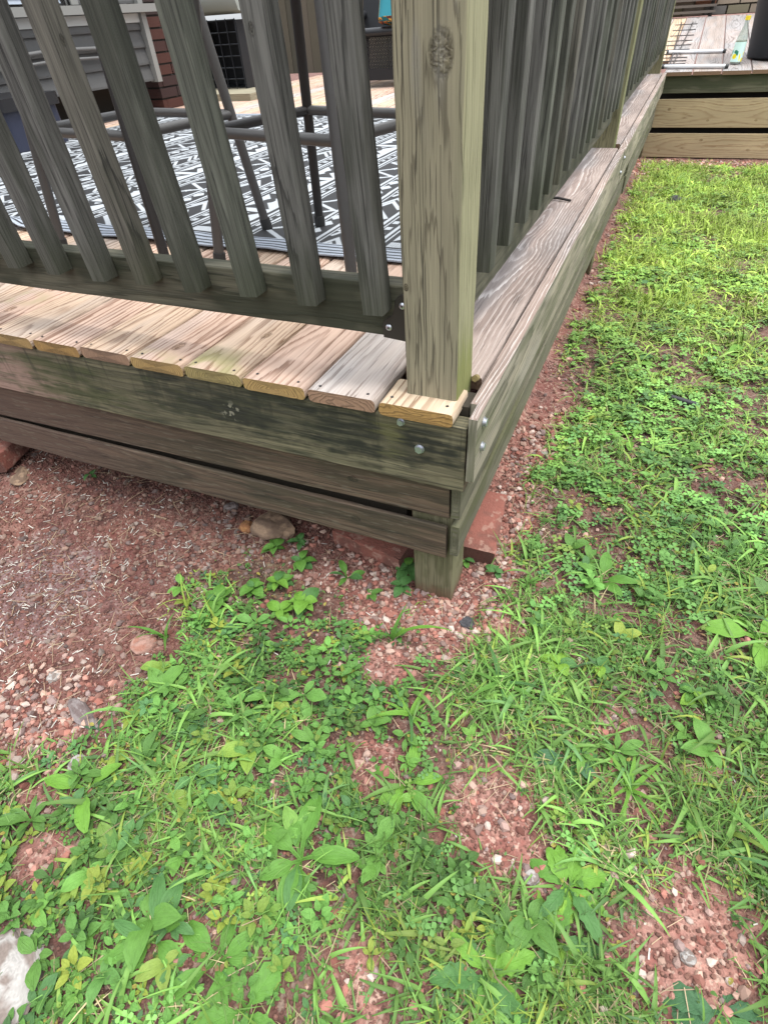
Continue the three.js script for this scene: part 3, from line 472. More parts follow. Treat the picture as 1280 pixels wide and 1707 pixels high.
// ---------------------------------------------------------------- bar stools
{
  const steel = solid(0.075, 0.073, 0.072, 0.5, 0.35), dark = solid(0.022, 0.02, 0.02, 0.5, 0.3);
  const stool = (pos, ry, label, mats) => {
    const s = thing('bar_stool', label, 'bar stool', pos, ry, 'bar stools on the rug'), af = 0.24, k = 0.111, asp = 0.85, C = [[-1, 1], [1, 1], [1, -1], [-1, -1]];
    const at = (i, y) => { const a = af - k * y; return [C[i][0] * a, y, C[i][1] * a * asp]; };
    C.forEach((_, i) => {
      const l = part('leg', rod(at(i, 0.02), at(i, 0.74), 0.0135, 0.0135, 10), mats[i], s);
      part('leg_foot', rod(at(i, 0), at(i, 0.035), 0.017, 0.0165, 10), solid(0.02, 0.02, 0.02, 0.7), l);
      const a = at(i, 0.304), b = at((i + 1) % 4, 0.304); part('footrest', rod(a, b, 0.0115, 0.0115, 8), i === 3 ? mats[3] : steel, s);
      const a2 = at(i, 0.72), b2 = at((i + 1) % 4, 0.72); part('seat_rail', rod(a2, b2, 0.011, 0.011, 8), steel, s);
    });
    const seat = new THREE.CylinderGeometry(0.185, 0.19, 0.04, 32); part('seat', seat.translate(0, 0.755, 0), dark, s);
    return s;
  };
  stool([-0.543, D + 0.008, -0.606], -0.244, 'dark metal bar stool nearest the corner post', [steel, steel, steel, dark]);
  stool([-1.144, D + 0.008, -0.625], -0.151, 'dark metal bar stool further left, away from the post', [steel, dark, steel, steel]);
}

// ---------------------------------------------------------------- other things on the deck
{
  const t = thing('storage_tote', 'navy plastic tote with a black lid by the house wall', 'tote', [-3.42, D, -1.98], 0.05);
  part('body', apply(plank(0.42, 0.4, 0.2, { r: 0.03, seed: 5, seg: 2, jit: 0 }), new THREE.Matrix4().makeRotationX(-Math.PI / 2), M4(0, 0.0, -0.2)), solid(0.018, 0.022, 0.045, 0.45), t);
  part('lid', apply(plank(0.46, 0.44, 0.06, { r: 0.03, seed: 5, seg: 2, jit: 0 }), new THREE.Matrix4().makeRotationX(-Math.PI / 2), M4(0, 0.2, -0.22)), solid(0.008, 0.008, 0.01, 0.4), t);
}
{
  const w = thing('wire_crate', 'black wire crate with a grey cushion on top, right of the brick pier', 'crate', [-3.78, D, -4.75]), m = solid(0.015, 0.017, 0.022, 0.45, 0.4);
  part('tray', new THREE.BoxGeometry(0.66, 0.03, 0.5).translate(0, 0.03, 0), m, w); part('back_panel', new THREE.BoxGeometry(0.66, 0.5, 0.02).translate(0, 0.27, -0.25), solid(0.006, 0.007, 0.01, 0.6), w);
  for (let i = 0; i <= 6; i++) part('wire', rod([-0.33, 0.04 + i * 0.08, 0.25], [0.33, 0.04 + i * 0.08, 0.25], 0.006, 0.006, 6), m, w);
  for (let i = 0; i <= 7; i++) part('wire', rod([-0.33 + i * 0.0943, 0.03, 0.258], [-0.33 + i * 0.0943, 0.53, 0.258], 0.004, 0.004, 6), m, w);
  for (const s of [-1, 1]) part('side_panel', new THREE.BoxGeometry(0.02, 0.5, 0.5).translate(s * 0.33, 0.27, 0), solid(0.01, 0.011, 0.014, 0.6), w);
  const c = apply(plank(0.56, 0.2, 0.78, { r: 0.085, seed: 3, seg: 8, jit: 0.004 }), M4(0, 0, 0, 0, Math.PI / 2, 0), M4(-0.39, 0.76 + D, 0));
  tag(part('grey_cushion', c, [solid(0.25, 0.27, 0.25, 0.9), solid(0.25, 0.27, 0.25, 0.9)], scene), 'grey green cushion lying on the black wire crate', 'cushion').position.set(-3.78, 0, -4.75);
}
{
  const p = thing('patio_chair', 'black patio armchair with mesh sides behind the corner post', 'chair', [-2.25, D, -5.25], 0.1), m = solid(0.014, 0.015, 0.018, 0.38, 0.3);
  for (const x of [-0.42, 0.42]) for (const z of [-0.32, 0.32]) part('leg', rod([x, 0, z], [x * 0.97, 0.4, z], 0.02, 0.02, 8), m, p);
  for (const x of [-0.42, 0.42]) part('arm', tube([[x, 0.02, 0.36], [x, 0.36, 0.38], [x, 0.43, 0.3], [x, 0.45, -0.1], [x, 0.5, -0.36]], 0.025, 8, 24), m, p);
  part('front_rail', rod([-0.42, 0.37, 0.36], [0.42, 0.38, 0.36], 0.032, 0.032, 10), m, p);
  const holes = []; for (let i = 0; i < 34; i++) for (let j = 0; j < 9; j++) { const x = -0.41 + i * 0.0245 + (j % 2) * 0.0122, y = 0.135 + j * 0.024; holes.push(rod([x - 0.012, y - 0.012, 0.345], [x + 0.012, y + 0.012, 0.345], 0.0036, 0.0036, 4), rod([x + 0.012, y - 0.012, 0.345], [x - 0.012, y + 0.012, 0.345], 0.0036, 0.0036, 4)); }
  part('mesh_apron', mergeGeometries(holes), m, p); part('lower_rail', new THREE.BoxGeometry(0.84, 0.08, 0.04).translate(0, 0.09, 0.345), m, p);
  part('seat', new THREE.BoxGeometry(0.84, 0.04, 0.66).translate(0, 0.36, 0), m, p); part('backrest', new THREE.BoxGeometry(0.86, 0.6, 0.05).rotateX(-0.2).translate(0, 0.68, -0.38), m, p);
  const cv = document.createElement('canvas'); cv.width = cv.height = 256; const c = cv.getContext('2d'); c.fillStyle = '#1f6f7c'; c.fillRect(0, 0, 256, 256);
  const R = rng(9); for (let i = 0; i < 26; i++) { const x = R() * 256, y = R() * 256, a = R() * 7; c.save(); c.translate(x, y); c.rotate(a); for (const [col, w, h] of [[['#d9a94a', '#c8893a', '#8c2b1f', '#123c46'][i % 4], 46, 22], [['#e6c46d', '#b5442c', '#1a5560', '#d9a94a'][i % 4], 26, 11]]) { c.fillStyle = col; c.beginPath(); c.ellipse(0, 0, w, h, 0, 0, 7); c.fill(); } c.restore(); }
  const t = new THREE.CanvasTexture(cv); t.colorSpace = THREE.SRGBColorSpace; t.wrapS = t.wrapT = THREE.RepeatWrapping; const cm = new THREE.MeshStandardMaterial({ map: t, roughness: 0.9 });
  const cu = apply(plank(0.5, 0.16, 0.5, { r: 0.07, seed: 3, seg: 8, jit: 0.003, tw: 0.5, tl: 0.5 }), M4(0.0, 0, 0, 1.15, 0, 0), M4(-2.03, D + 0.93, -5.02, 0, 0.1, 0));
  tag(part('floral_cushion', cu, [cm, cm], scene), 'yellow, teal and red floral cushion on the black patio chair', 'cushion');
}
{
  const f = thing('board_fence', 'dull board fence closing the deck behind the black patio chair', 'fence', [0, D, -6.5]), R = rng(61);
  for (let i = 0; i < 28; i++) part('fence_board', new THREE.BoxGeometry(0.132, 1.5, 0.02).translate(-4.6 + i * 0.137, 0.76, R() * 0.008), [solid(0.075, 0.065, 0.045, 0.9), solid(0.055, 0.05, 0.035, 0.9), solid(0.09, 0.075, 0.055, 0.9)][i % 3], f);
  for (const y of [0.3, 1.2]) part('fence_rail', new THREE.BoxGeometry(3.8, 0.08, 0.035).translate(-2.75, y, -0.03), solid(0.15, 0.12, 0.1, 0.9), f);
}
// far right of the frame
{
  const z = -5.76, b = thing('drink_bottle', 'clear drink bottle with yellow cap and lemon print before the black bin', 'bottle', [0.55, fy(z) + 0.001, z]);
  const pr = [[0, 0], [0.034, 0], [0.04, 0.008], [0.041, 0.14], [0.038, 0.165], [0.026, 0.205], [0.017, 0.24], [0.015, 0.275], [0.0, 0.275]].map((p) => new THREE.Vector2(...p));
  part('glass_body', new THREE.LatheGeometry(pr, 28), new THREE.MeshPhysicalMaterial({ color: 0xdfe6e2, roughness: 0.08, transmission: 0.85, thickness: 0, ior: 1.45 }), b);
  part('drink', new THREE.CylinderGeometry(0.037, 0.035, 0.14, 20).translate(0, 0.078, 0), solid(0.42, 0.45, 0.33, 0.3), b);
  const cv = document.createElement('canvas'); cv.width = 256; cv.height = 128; const c = cv.getContext('2d'); c.fillStyle = '#cfeee6'; c.fillRect(0, 0, 256, 128);
  const R = rng(4); for (let i = 0; i < 22; i++) { c.fillStyle = ['#f2e23c', '#e9d51f', '#1f9a8a', '#f4ee8a', '#2f7f63'][i % 5]; c.beginPath(); c.ellipse(R() * 256, 30 + R() * 90, 8 + R() * 16, 6 + R() * 11, R() * 3, 0, 7); c.fill(); }
  const t = new THREE.CanvasTexture(cv); t.colorSpace = THREE.SRGBColorSpace;
  part('label_band', new THREE.CylinderGeometry(0.0418, 0.0415, 0.125, 28, 1, true).translate(0, 0.077, 0), new THREE.MeshStandardMaterial({ map: t, roughness: 0.5, side: THREE.DoubleSide }), b);
  part('cap', new THREE.CylinderGeometry(0.019, 0.019, 0.026, 20).translate(0, 0.285, 0), solid(0.8, 0.62, 0.03, 0.45), b);
}
{
  const z = -6.02, b = thing('black_bin', 'large black bin at the right edge, behind the drink bottle', 'bin', [0.86, fy(z), z]);
  const pr = [[0, 0], [0.215, 0], [0.225, 0.015], [0.235, 0.1], [0.262, 0.32], [0.285, 0.55], [0.305, 0.7], [0.318, 0.71], [0.318, 0.74], [0.3, 0.74], [0.28, 0.56], [0.2, 0.03], [0, 0.03]].map((p) => new THREE.Vector2(...p));
  part('body', new THREE.LatheGeometry(pr, 40), solid(0.006, 0.007, 0.011, 0.6), b);
  const rib = new THREE.TorusGeometry(0.287, 0.008, 8, 40).rotateX(Math.PI / 2); part('rim_band', rib.translate(0, 0.55, 0), solid(0.013, 0.015, 0.022, 0.5), b);
}
{
  const alu = new THREE.MeshStandardMaterial({ color: 0xd8dade, roughness: 0.35, metalness: 0.5 }), cap = solid(0.03, 0.03, 0.03, 0.6);
  const bar = (a, c, label) => { const t = thing('aluminium_tube', label, 'tube', [a[0], fy(a[1]) + 0.016, a[1]]), dx = c[0] - a[0], dz = c[1] - a[1], dy = fy(c[1]) - fy(a[1]); part('tube', rod([0, 0, 0], [dx, dy, dz], 0.014, 0.014, 12), alu, t); part('end_cap', rod([-0.02, 0, 0], [0, 0, 0], 0.0155, 0.0155, 10), cap, t); part('end_cap', rod([dx, dy, dz], [dx + 0.025, dy, dz], 0.0155, 0.0155, 10), cap, t); };
  bar([0.015, -5.62], [0.475, -5.56], 'silver tube lying nearest the front edge of the far deck');
  bar([0.0, -6.35], [0.45, -6.3], 'silver tube lying further back, beyond the front tube');
  const w = thing('wire_rack', 'flat dark wire rack lying across the two silver tubes', 'rack', [0, 0, 0]), m = solid(0.05, 0.045, 0.045, 0.5, 0.4), zz = [-5.66, -5.8, -5.95, -6.12, -6.32, -6.55, -6.82, -7.1, -7.45, -7.85, -8.3];
  for (const z of zz) part('wire', rod([-0.06, fy(z) + 0.006, z], [0.17, fy(z) + 0.006, z - 0.02], 0.004, 0.004, 5), m, w);
  for (const [a, c] of [[0.055, 0.0], [0.075, 0.12]]) part('wire', rod([a, fy(-5.65) + 0.014, -5.65], [c, fy(-8.4) + 0.014, -8.4], 0.005, 0.005, 5), m, w);
  const s = thing('brick_wall', 'rough low brick wall at the back of the far deck', 'wall', [0, fy(-9.05), -9.1]), R = rng(21), ms = [[0.2, 0.17, 0.14], [0.26, 0.21, 0.16], [0.13, 0.12, 0.11], [0.33, 0.15, 0.09], [0.17, 0.15, 0.1]].map((c) => solid(...c, 0.95));
  part('mortar_core', new THREE.BoxGeometry(3.2, 1.4, 0.2).translate(0.5, 0.7, -0.1), solid(0.15, 0.13, 0.1, 0.95), s);
  for (let c = 0; c < 9; c++) for (let k = 0; k < 13; k++) part('brick', new THREE.BoxGeometry(0.22 + R() * 0.02, 0.075, 0.06).rotateZ((R() - 0.5) * 0.05).translate(-0.9 + k * 0.245 + (c % 2) * 0.12, 0.045 + c * 0.09, 0.012 + R() * 0.02), ms[Math.floor(R() * 5)], s);
  const l = thing('slat_bench', 'dark weathered slats leaning against the brick wall at the back', 'bench', [-0.1, fy(-8.9), -8.95], 0); for (let i = 0; i < 6; i++) part('slat', new THREE.BoxGeometry(0.62, 0.022, 0.05).translate(0.12, 0.05 + i * 0.055, -0.02 * i), solid(0.12, 0.1, 0.085, 0.9), l); for (const x of [-0.14, 0.38]) part('leg', new THREE.BoxGeometry(0.04, 0.36, 0.04).translate(x, 0.18, -0.1), solid(0.05, 0.045, 0.04, 0.9), l);
}
{
  const tw = tube([[-0.112, D + 0.006, -1.33], [-0.075, D + 0.009, -1.325], [-0.03, D + 0.006, -1.31]], 0.004, 6, 10);
  tag(part('twig', tw, solid(0.018, 0.014, 0.012, 0.8), scene), 'small black twig lying on the wavy grained edge board', 'twig');
}

// ---------------------------------------------------------------- bricks and stones on the ground
{
  const brickTex = matOf(tex2(256, 256, (u, v) => { const a = fbm(u * 8, v * 8, 5), b = vn(u * 120, v * 120); const k = 0.75 + 0.5 * a + (b - 0.5) * 0.15; let c = [0.23 * k, 0.08 * k, 0.058 * k]; c = mix3(c, [0.13, 0.06, 0.045], 0.7 * ss(0.5, 0.7, fbm(u * 5 + 3, v * 5, 4))); c = mix3(c, [0.36, 0.22, 0.17], 0.6 * ss(0.6, 0.75, fbm(u * 22, v * 22 + 5, 3))); return [...c, a * 0.6 + b * 0.4]; }), { bump: 0.003, rough: 0.93 });
  const brick = (pos, e, label, s = [0.095, 0.058, 0.205]) => {
    const g = plank(s[0], s[1], s[2], { r: 0.005, seed: Math.round(pos[0] * 100 + 77), tw: 0.3, tl: 0.3, seg: 14, jit: 0.0026, cw: 0.25 }).translate(0, s[1], -s[2] / 2);
    const m = part('brick', g, [brickTex, brickTex], scene); m.position.set(...pos); m.rotation.order = 'YXZ'; m.rotation.set(...e); tag(m, label, 'brick'); };
  brick([0.005, gh(0, -0.25) - 0.002, -0.245], [0.1, 0.12, -0.12], 'red brick lying right of the deck leg, under the side skirt');
  brick([-0.235, gh(-0.2, -0.09) - 0.006, -0.112], [0.0, 1.42, 0.1], 'red brick tucked under the front skirt left of the deck leg');
  brick([-1.46, gh(-1.46, -0.02) + 0.01, -0.03], [0, 0.3, 0.1], 'dark red brick at the left edge of the frame under the deck');
}
function stoneGeo(seed, n = 2, flat = 0.6) {
  const g = new THREE.IcosahedronGeometry(1, n), p = g.attributes.position;
  for (let i = 0; i < p.count; i++) { const x = p.getX(i), y = p.getY(i), z = p.getZ(i); const d = 0.72 + 0.5 * fbm(x * 1.3 + seed * 7, y * 1.3 + z * 1.7 + seed, 3) + 0.12 * (vn(x * 4 + seed, z * 4 + y * 3) - 0.5); const ch = Math.min(d, 0.95 / Math.max(0.3, Math.abs(x * 0.8 + z * 0.45)), 1.0 / Math.max(0.3, Math.abs(y * 0.8 - x * 0.4))); p.setXYZ(i, x * ch, y * ch * flat, z * ch); }
  g.computeVertexNormals(); return g;
}
const stoneTex = (c, c2, seed) => matOf(tex2(128, 128, (u, v) => { const a = fbm(u * 7 + seed, v * 7, 5), b = vn(u * 90, v * 90); const k = 0.8 + 0.4 * b; const q = mix3(c, c2, ss(0.4, 0.62, a)); return [q[0] * k, q[1] * k, q[2] * k, a]; }), { bump: 0.003, rough: 0.95 });
{
  const M = { white: stoneTex([0.36, 0.34, 0.32], [0.2, 0.16, 0.14], 1), tan: stoneTex([0.3, 0.2, 0.13], [0.17, 0.11, 0.075], 2), orange: stoneTex([0.4, 0.19, 0.075], [0.28, 0.12, 0.05], 3), pink: stoneTex([0.3, 0.14, 0.1], [0.34, 0.2, 0.16], 4), gray: stoneTex([0.22, 0.185, 0.18], [0.14, 0.105, 0.1], 5), dark: stoneTex([0.07, 0.068, 0.075], [0.04, 0.04, 0.045], 6) };
  const list = [
    [-0.53, -0.07, 0.062, 0.03, 0.05, 'tan', 'blocky tan rock half under the front skirt'], [-0.6, -0.045, 0.022, 0.016, 0.024, 'orange', 'small orange stone in front of the tan rock'],
    [-0.61, 0.36, 0.025, 0.02, 0.032, 'pink', 'round pinkish stone with a pale rim alone on the bare clay'], [-0.395, 0.915, 0.06, 0.022, 0.075, 'white', 'large low pale stone at the bottom left corner'],
    [0.3, 0.48, 0.012, 0.008, 0.014, 'white', 'white crumbly stone left of the bright broadleaf weed'], [0.53, 0.49, 0.012, 0.008, 0.011, 'white', 'white pebble in the bare clay at lower right'],
    [-0.75, 0.5, 0.017, 0.008, 0.015, 'white', 'chalky pale stone on the ashy clay at left'], [-0.61, 0.545, 0.055, 0.012, 0.02, 'gray', 'long flat grey stone at the edge of the grass'],
    [-0.69, -0.1, 0.022, 0.012, 0.018, 'gray', 'grey stone close to the front skirt'], [-1.36, 0.04, 0.05, 0.01, 0.03, 'tan', 'pale flat stone near the left end of the skirt'],
    [-0.16, 0.2, 0.032, 0.008, 0.01, 'white', 'white sliver of stone among the seedlings'], [0.09, -0.66, 0.016, 0.01, 0.014, 'white', 'white pebble beside the right skirt'],
    [0.06, 0.045, 0.018, 0.012, 0.016, 'dark', 'dark grey stone right of the deck leg'], [0.345, -3.93, 0.05, 0.03, 0.04, 'dark', 'black lump in the far grass'], [-0.53, 0.63, 0.02, 0.012, 0.02, 'white', 'white stone in the gravel at the left grass edge'],
  ];
  list.forEach(([x, z, a, b, c, m, label], i) => { const s = part('stone', stoneGeo(i + 1, 3, 1), M[m], scene); s.scale.set(a, b, c); s.rotation.y = i * 1.3; s.position.set(x, gh(x, z) + b * 0.15, z); tag(s, label, 'stone'); });
  tag(part('plastic_pipe', rod([0.43, gh(0.43, -1.08) + 0.015, -1.09], [0.51, gh(0.5, -1.08) + 0.014, -1.06], 0.011, 0.011, 10), solid(0.01, 0.01, 0.013, 0.4), scene), 'short black plastic pipe lying in the grass on the right', 'pipe');
}

// ---------------------------------------------------------------- gravel, straw
function gritGeo(seed) {                           // angular chip: a ball cut by random planes
  const R = rng(seed * 17), g = new THREE.IcosahedronGeometry(1, 0), p = g.attributes.position, pl = [];
  for (let i = 0; i < 5; i++) { const a = R() * 6.283, c = R() * 2 - 1, q = Math.sqrt(1 - c * c); pl.push([q * Math.cos(a), c, q * Math.sin(a), 0.4 + R() * 0.35]); }
  for (let i = 0; i < p.count; i++) { const x = p.getX(i), y = p.getY(i), z = p.getZ(i); let k = 1; for (const [a, b, c, d] of pl) { const t = a * x + b * y + c * z; if (t > 0) k = Math.min(k, d / t); } p.setXYZ(i, x * k * 1.25, y * k, z * k * 1.15); }
  g.computeVertexNormals(); return g;
}
function scatter(name, geo, mat, items, label, category) {
  const m = new THREE.InstancedMesh(geo, mat, items.length), q = new THREE.Quaternion(), e = new THREE.Euler(), M = new THREE.Matrix4(), P = new THREE.Vector3(), S = new THREE.Vector3(), C = new THREE.Color();
  items.forEach((it, i) => { q.setFromEuler(e.set(it[3], it[4], it[5], 'YXZ')); M.compose(P.set(it[0], it[1], it[2]), q, S.set(it[6], it[7] ?? it[6], it[8] ?? it[6])); m.setMatrixAt(i, M); if (it[9]) m.setColorAt(i, C.setRGB(...it[9])); });
  m.name = name; m.castShadow = m.receiveShadow = true; scene.add(m); return tag(m, label, category, null, 'stuff');
}
{
  const R = rng(101), pal = [[0.31, 0.13, 0.098], [0.37, 0.185, 0.145], [0.24, 0.09, 0.066], [0.42, 0.27, 0.21], [0.3, 0.2, 0.17], [0.38, 0.26, 0.21], [0.24, 0.17, 0.155], [0.46, 0.36, 0.31]];
  const sets = [[], [], []], crumbs = [];
  const grav = (x, z) => Math.max(0.5 * Math.exp(-(((x + 0.05) / 0.28) ** 2 + ((z - 0.06) / 0.16) ** 2)) * 1.6, 0.9 * Math.exp(-(((x + 0.66) / 0.16) ** 2 + ((z - 0.6) / 0.12) ** 2)), 0.55 * Math.exp(-(((x + 0.6) / 0.3) ** 2 + ((z - 0.08) / 0.2) ** 2)), z < 0 ? 0.75 * Math.exp(-(((x - 0.08) / 0.07) ** 2)) : 0, z < -4.7 ? 0.85 : 0, 0.5 * Math.exp(-(((x - 0.24) / 0.1) ** 2 + ((z - 0.43) / 0.1) ** 2)) * 0.6, 0.22 * Math.exp(-(((x - 0.53) / 0.12) ** 2 + ((z - 0.47) / 0.1) ** 2)), 0.03 * ss(-0.05, 0.1, -x) + 0.1);
  for (let i = 0; i < 190000; i++) {
    const far = R() < 0.2; const x = far ? -0.1 + R() * 1.3 : -1.6 + R() * 2.5, z = far ? -5.4 + R() * 4.6 : -0.8 + R() * 1.85; let g = grav(x, z); if (x < -0.03 && z < -0.14) continue; const b = bare(x, z); for (const q of patches) g = Math.max(g, 0.27 * Math.exp(-(((x - q[0]) ** 2 + (z - q[1]) ** 2) / (q[2] * q[2]))));
    if (R() > g * (0.25 + 0.75 * b) * 0.75) { if (!far && R() < 0.15 + b * 0.35) { const s = 0.0012 + R() * 0.0028, k = 0.55 + R() * 0.6; crumbs.push([x, gh(x, z) + s * 0.4, z, R() * 6, R() * 6, 0, s, s, s, [0.2 * k, 0.095 * k, 0.07 * k]]); } continue; }
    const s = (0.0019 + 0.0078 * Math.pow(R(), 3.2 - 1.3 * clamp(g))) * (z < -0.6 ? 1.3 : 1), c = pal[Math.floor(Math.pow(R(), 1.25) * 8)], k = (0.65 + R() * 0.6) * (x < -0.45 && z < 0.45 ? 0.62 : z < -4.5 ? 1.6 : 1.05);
    sets[i % 3].push([x, gh(x, z) + s * 0.3, z, (R() - 0.5) * 0.7, R() * 6.3, (R() - 0.5) * 0.7, s * (0.8 + R() * 0.6), s * (0.6 + R() * 0.5), s, [c[0] * k, c[1] * k, c[2] * k]]);
  }
  const gm = new THREE.MeshStandardMaterial({ roughness: 0.95, color: new THREE.Color().setScalar(0.78) });
  sets.forEach((s, i) => scatter(numbered('gravel'), gritGeo(30 + i), gm, s, ['pinkish clay gravel on the bare soil round the deck', 'reddish angular gravel on the bare soil round the deck', 'pale rounded gravel on the bare soil round the deck'][i], 'gravel'));
  scatter('soil_crumbs', stoneGeo(40, 0, 0.9), gm, crumbs, 'fine red crumbs of clay over the open soil', 'soil');
  const straw = [], sticks = [];
  for (let i = 0; i < 11000; i++) {
    const x = -1.55 + R() * 2.4, z = -0.1 + R() * 1.1, left = x < boundX(z) + 0.04, w = left ? 0.2 + 0.8 * Math.exp(-(((x + 0.95) / 0.35) ** 2 + ((z - 0.25) / 0.3) ** 2)) * ss(0.45, 0.6, fbm(x * 7, z * 7 + 2, 2)) : 0.03;
    if (R() > w * 0.55) continue; const l = 0.006 + R() * 0.015, k = 0.7 + R() * 0.35;
    straw.push([x, gh(x, z) + 0.0022, z, (R() - 0.5) * 0.3, R() * 6.3, 0, 0.0013 + R() * 0.0011, 0.001, l, [0.6 * k, 0.56 * k, 0.5 * k]]);
  }
  for (let i = 0; i < 2600; i++) { const x = -1.3 + R() * 2.3, z = -0.1 + R() * 1.1; if (R() > 0.5) continue; const l = 0.015 + R() * 0.045, k = 0.6 + R() * 0.6; sticks.push([x, gh(x, z) + 0.003 + R() * 0.006, z, (R() - 0.5) * 0.35, R() * 6.3, 0, 0.0007 + R() * 0.0006, 0.0007, l, [0.42 * k, 0.31 * k, 0.2 * k]]); }
  for (let i = 0; i < 2500; i++) { const x = 0.05 + R() * 1.2, z = -5.3 + R() * 5.2; const l = 0.015 + R() * 0.05, k = 0.6 + R() * 0.6; sticks.push([x, gh(x, z) + 0.004 + R() * 0.01, z, (R() - 0.5) * 0.35, R() * 6.3, 0, 0.0009, 0.0009, l, [0.45 * k, 0.36 * k, 0.22 * k]]); }
  const bx = new THREE.BoxGeometry(1, 1, 1); scatter('straw', bx, gm, straw, 'pale chopped straw bits strewn on the clay', 'straw'); scatter('dry_stems', bx, gm, sticks, 'thin dry stems and rootlets lying in the grass', 'stems');
}

// ---------------------------------------------------------------- leaves
// A leaf along +z from the origin: outline w(t), folded along its midrib, rising and then bending over.
function leafGeo(o) {
  const n = o.n ?? 6, pos = [], uv = [], idx = [], m = o.m ?? 1, R = rng((o.seed ?? 1) * 71 + 5);
  let y = 0, z = 0, a = o.rise ?? 0.5;
  for (let i = 0; i <= n; i++) {
    const t = i / n, wd = o.width(t) * (1 + (R() - 0.5) * (o.rag ?? 0));
    const tw = (o.twist ?? 0) * t, cs = Math.cos(tw), sn = Math.sin(tw), wy = (R() - 0.5) * (o.wave ?? 0);
    for (let k = -m; k <= m; k++) { const f = k / m, lx = wd * f, ly = Math.abs(f) * wd * (o.fold ?? 0.35) + wy * f; pos.push(lx * cs - ly * sn, y + ly * cs + lx * sn, z); uv.push(0.5 + f * 0.5, t); }
    y += Math.sin(a) / n; z += Math.cos(a) / n; a -= (o.bend ?? 1) / n;
  }
  const r = 2 * m + 1; for (let i = 0; i < n; i++) for (let k = 0; k < r - 1; k++) { const p = i * r + k; idx.push(p, p + r, p + 1, p + 1, p + r, p + r + 1); }
  const g = new THREE.BufferGeometry(); g.setAttribute('position', new THREE.Float32BufferAttribute(pos, 3)); g.setAttribute('uv', new THREE.Float32BufferAttribute(uv, 2)); g.setIndex(idx); g.computeVertexNormals(); return g;
}
const leafTex = (ribs) => { const t = tex2(128, 256, (u, v) => {
  const x = Math.abs(u - 0.5) * 2; let vein = 1 - ss(0, 0.05, x);
  if (ribs) for (const q of [0.34, 0.66]) vein = Math.max(vein, 0.7 * (1 - ss(0, 0.05, Math.abs(x - q * Math.sin(v * Math.PI) ** 0.5)))); else { const s = (v * 9 - x * 2.2); vein = Math.max(vein, 0.6 * (1 - ss(0, 0.09, Math.abs(s - Math.round(s))))); }
  const k = 0.78 + 0.35 * fbm(u * 6, v * 9, 4) + vein * 0.28; return [k * 0.9, k * 0.9, k * 0.86, 0.6 - vein * 0.4 + fbm(u * 22, v * 40, 2) * 0.25];
}, THREE.ClampToEdgeWrapping); return t; };
const ribbed = leafTex(true), netted = leafTex(false);
const leafMat = (t, c, rough = 0.5, tr = 0.22) => new THREE.MeshPhysicalMaterial({ ...(t ? { map: t.map, bumpMap: t.bump, bumpScale: 0.0012 } : {}), color: c ? new THREE.Color().setRGB(...c) : 0xffffff, roughness: Math.min(1, rough + 0.2), specularIntensity: 0.55, transmission: tr * 0.5, thickness: 0, side: THREE.DoubleSide });
const ovate = (w) => (t) => w * Math.pow(Math.sin(Math.PI * Math.pow(clamp(t, 0.0, 1), 0.75)), 0.8) + 0.002;
const spat = (w, stalk = 0.3) => (t) => t < stalk ? 0.028 + 0.02 * t : 0.03 + w * Math.pow(Math.sin(Math.PI * Math.pow((t - stalk) / (1.0001 - stalk), 0.8)), 0.7) * (t > 0.999 ? 0 : 1);
const blade = (w) => (t) => w * Math.min(1, t * 7 + 0.35) * Math.pow(1 - t, 0.75) + 0.001;
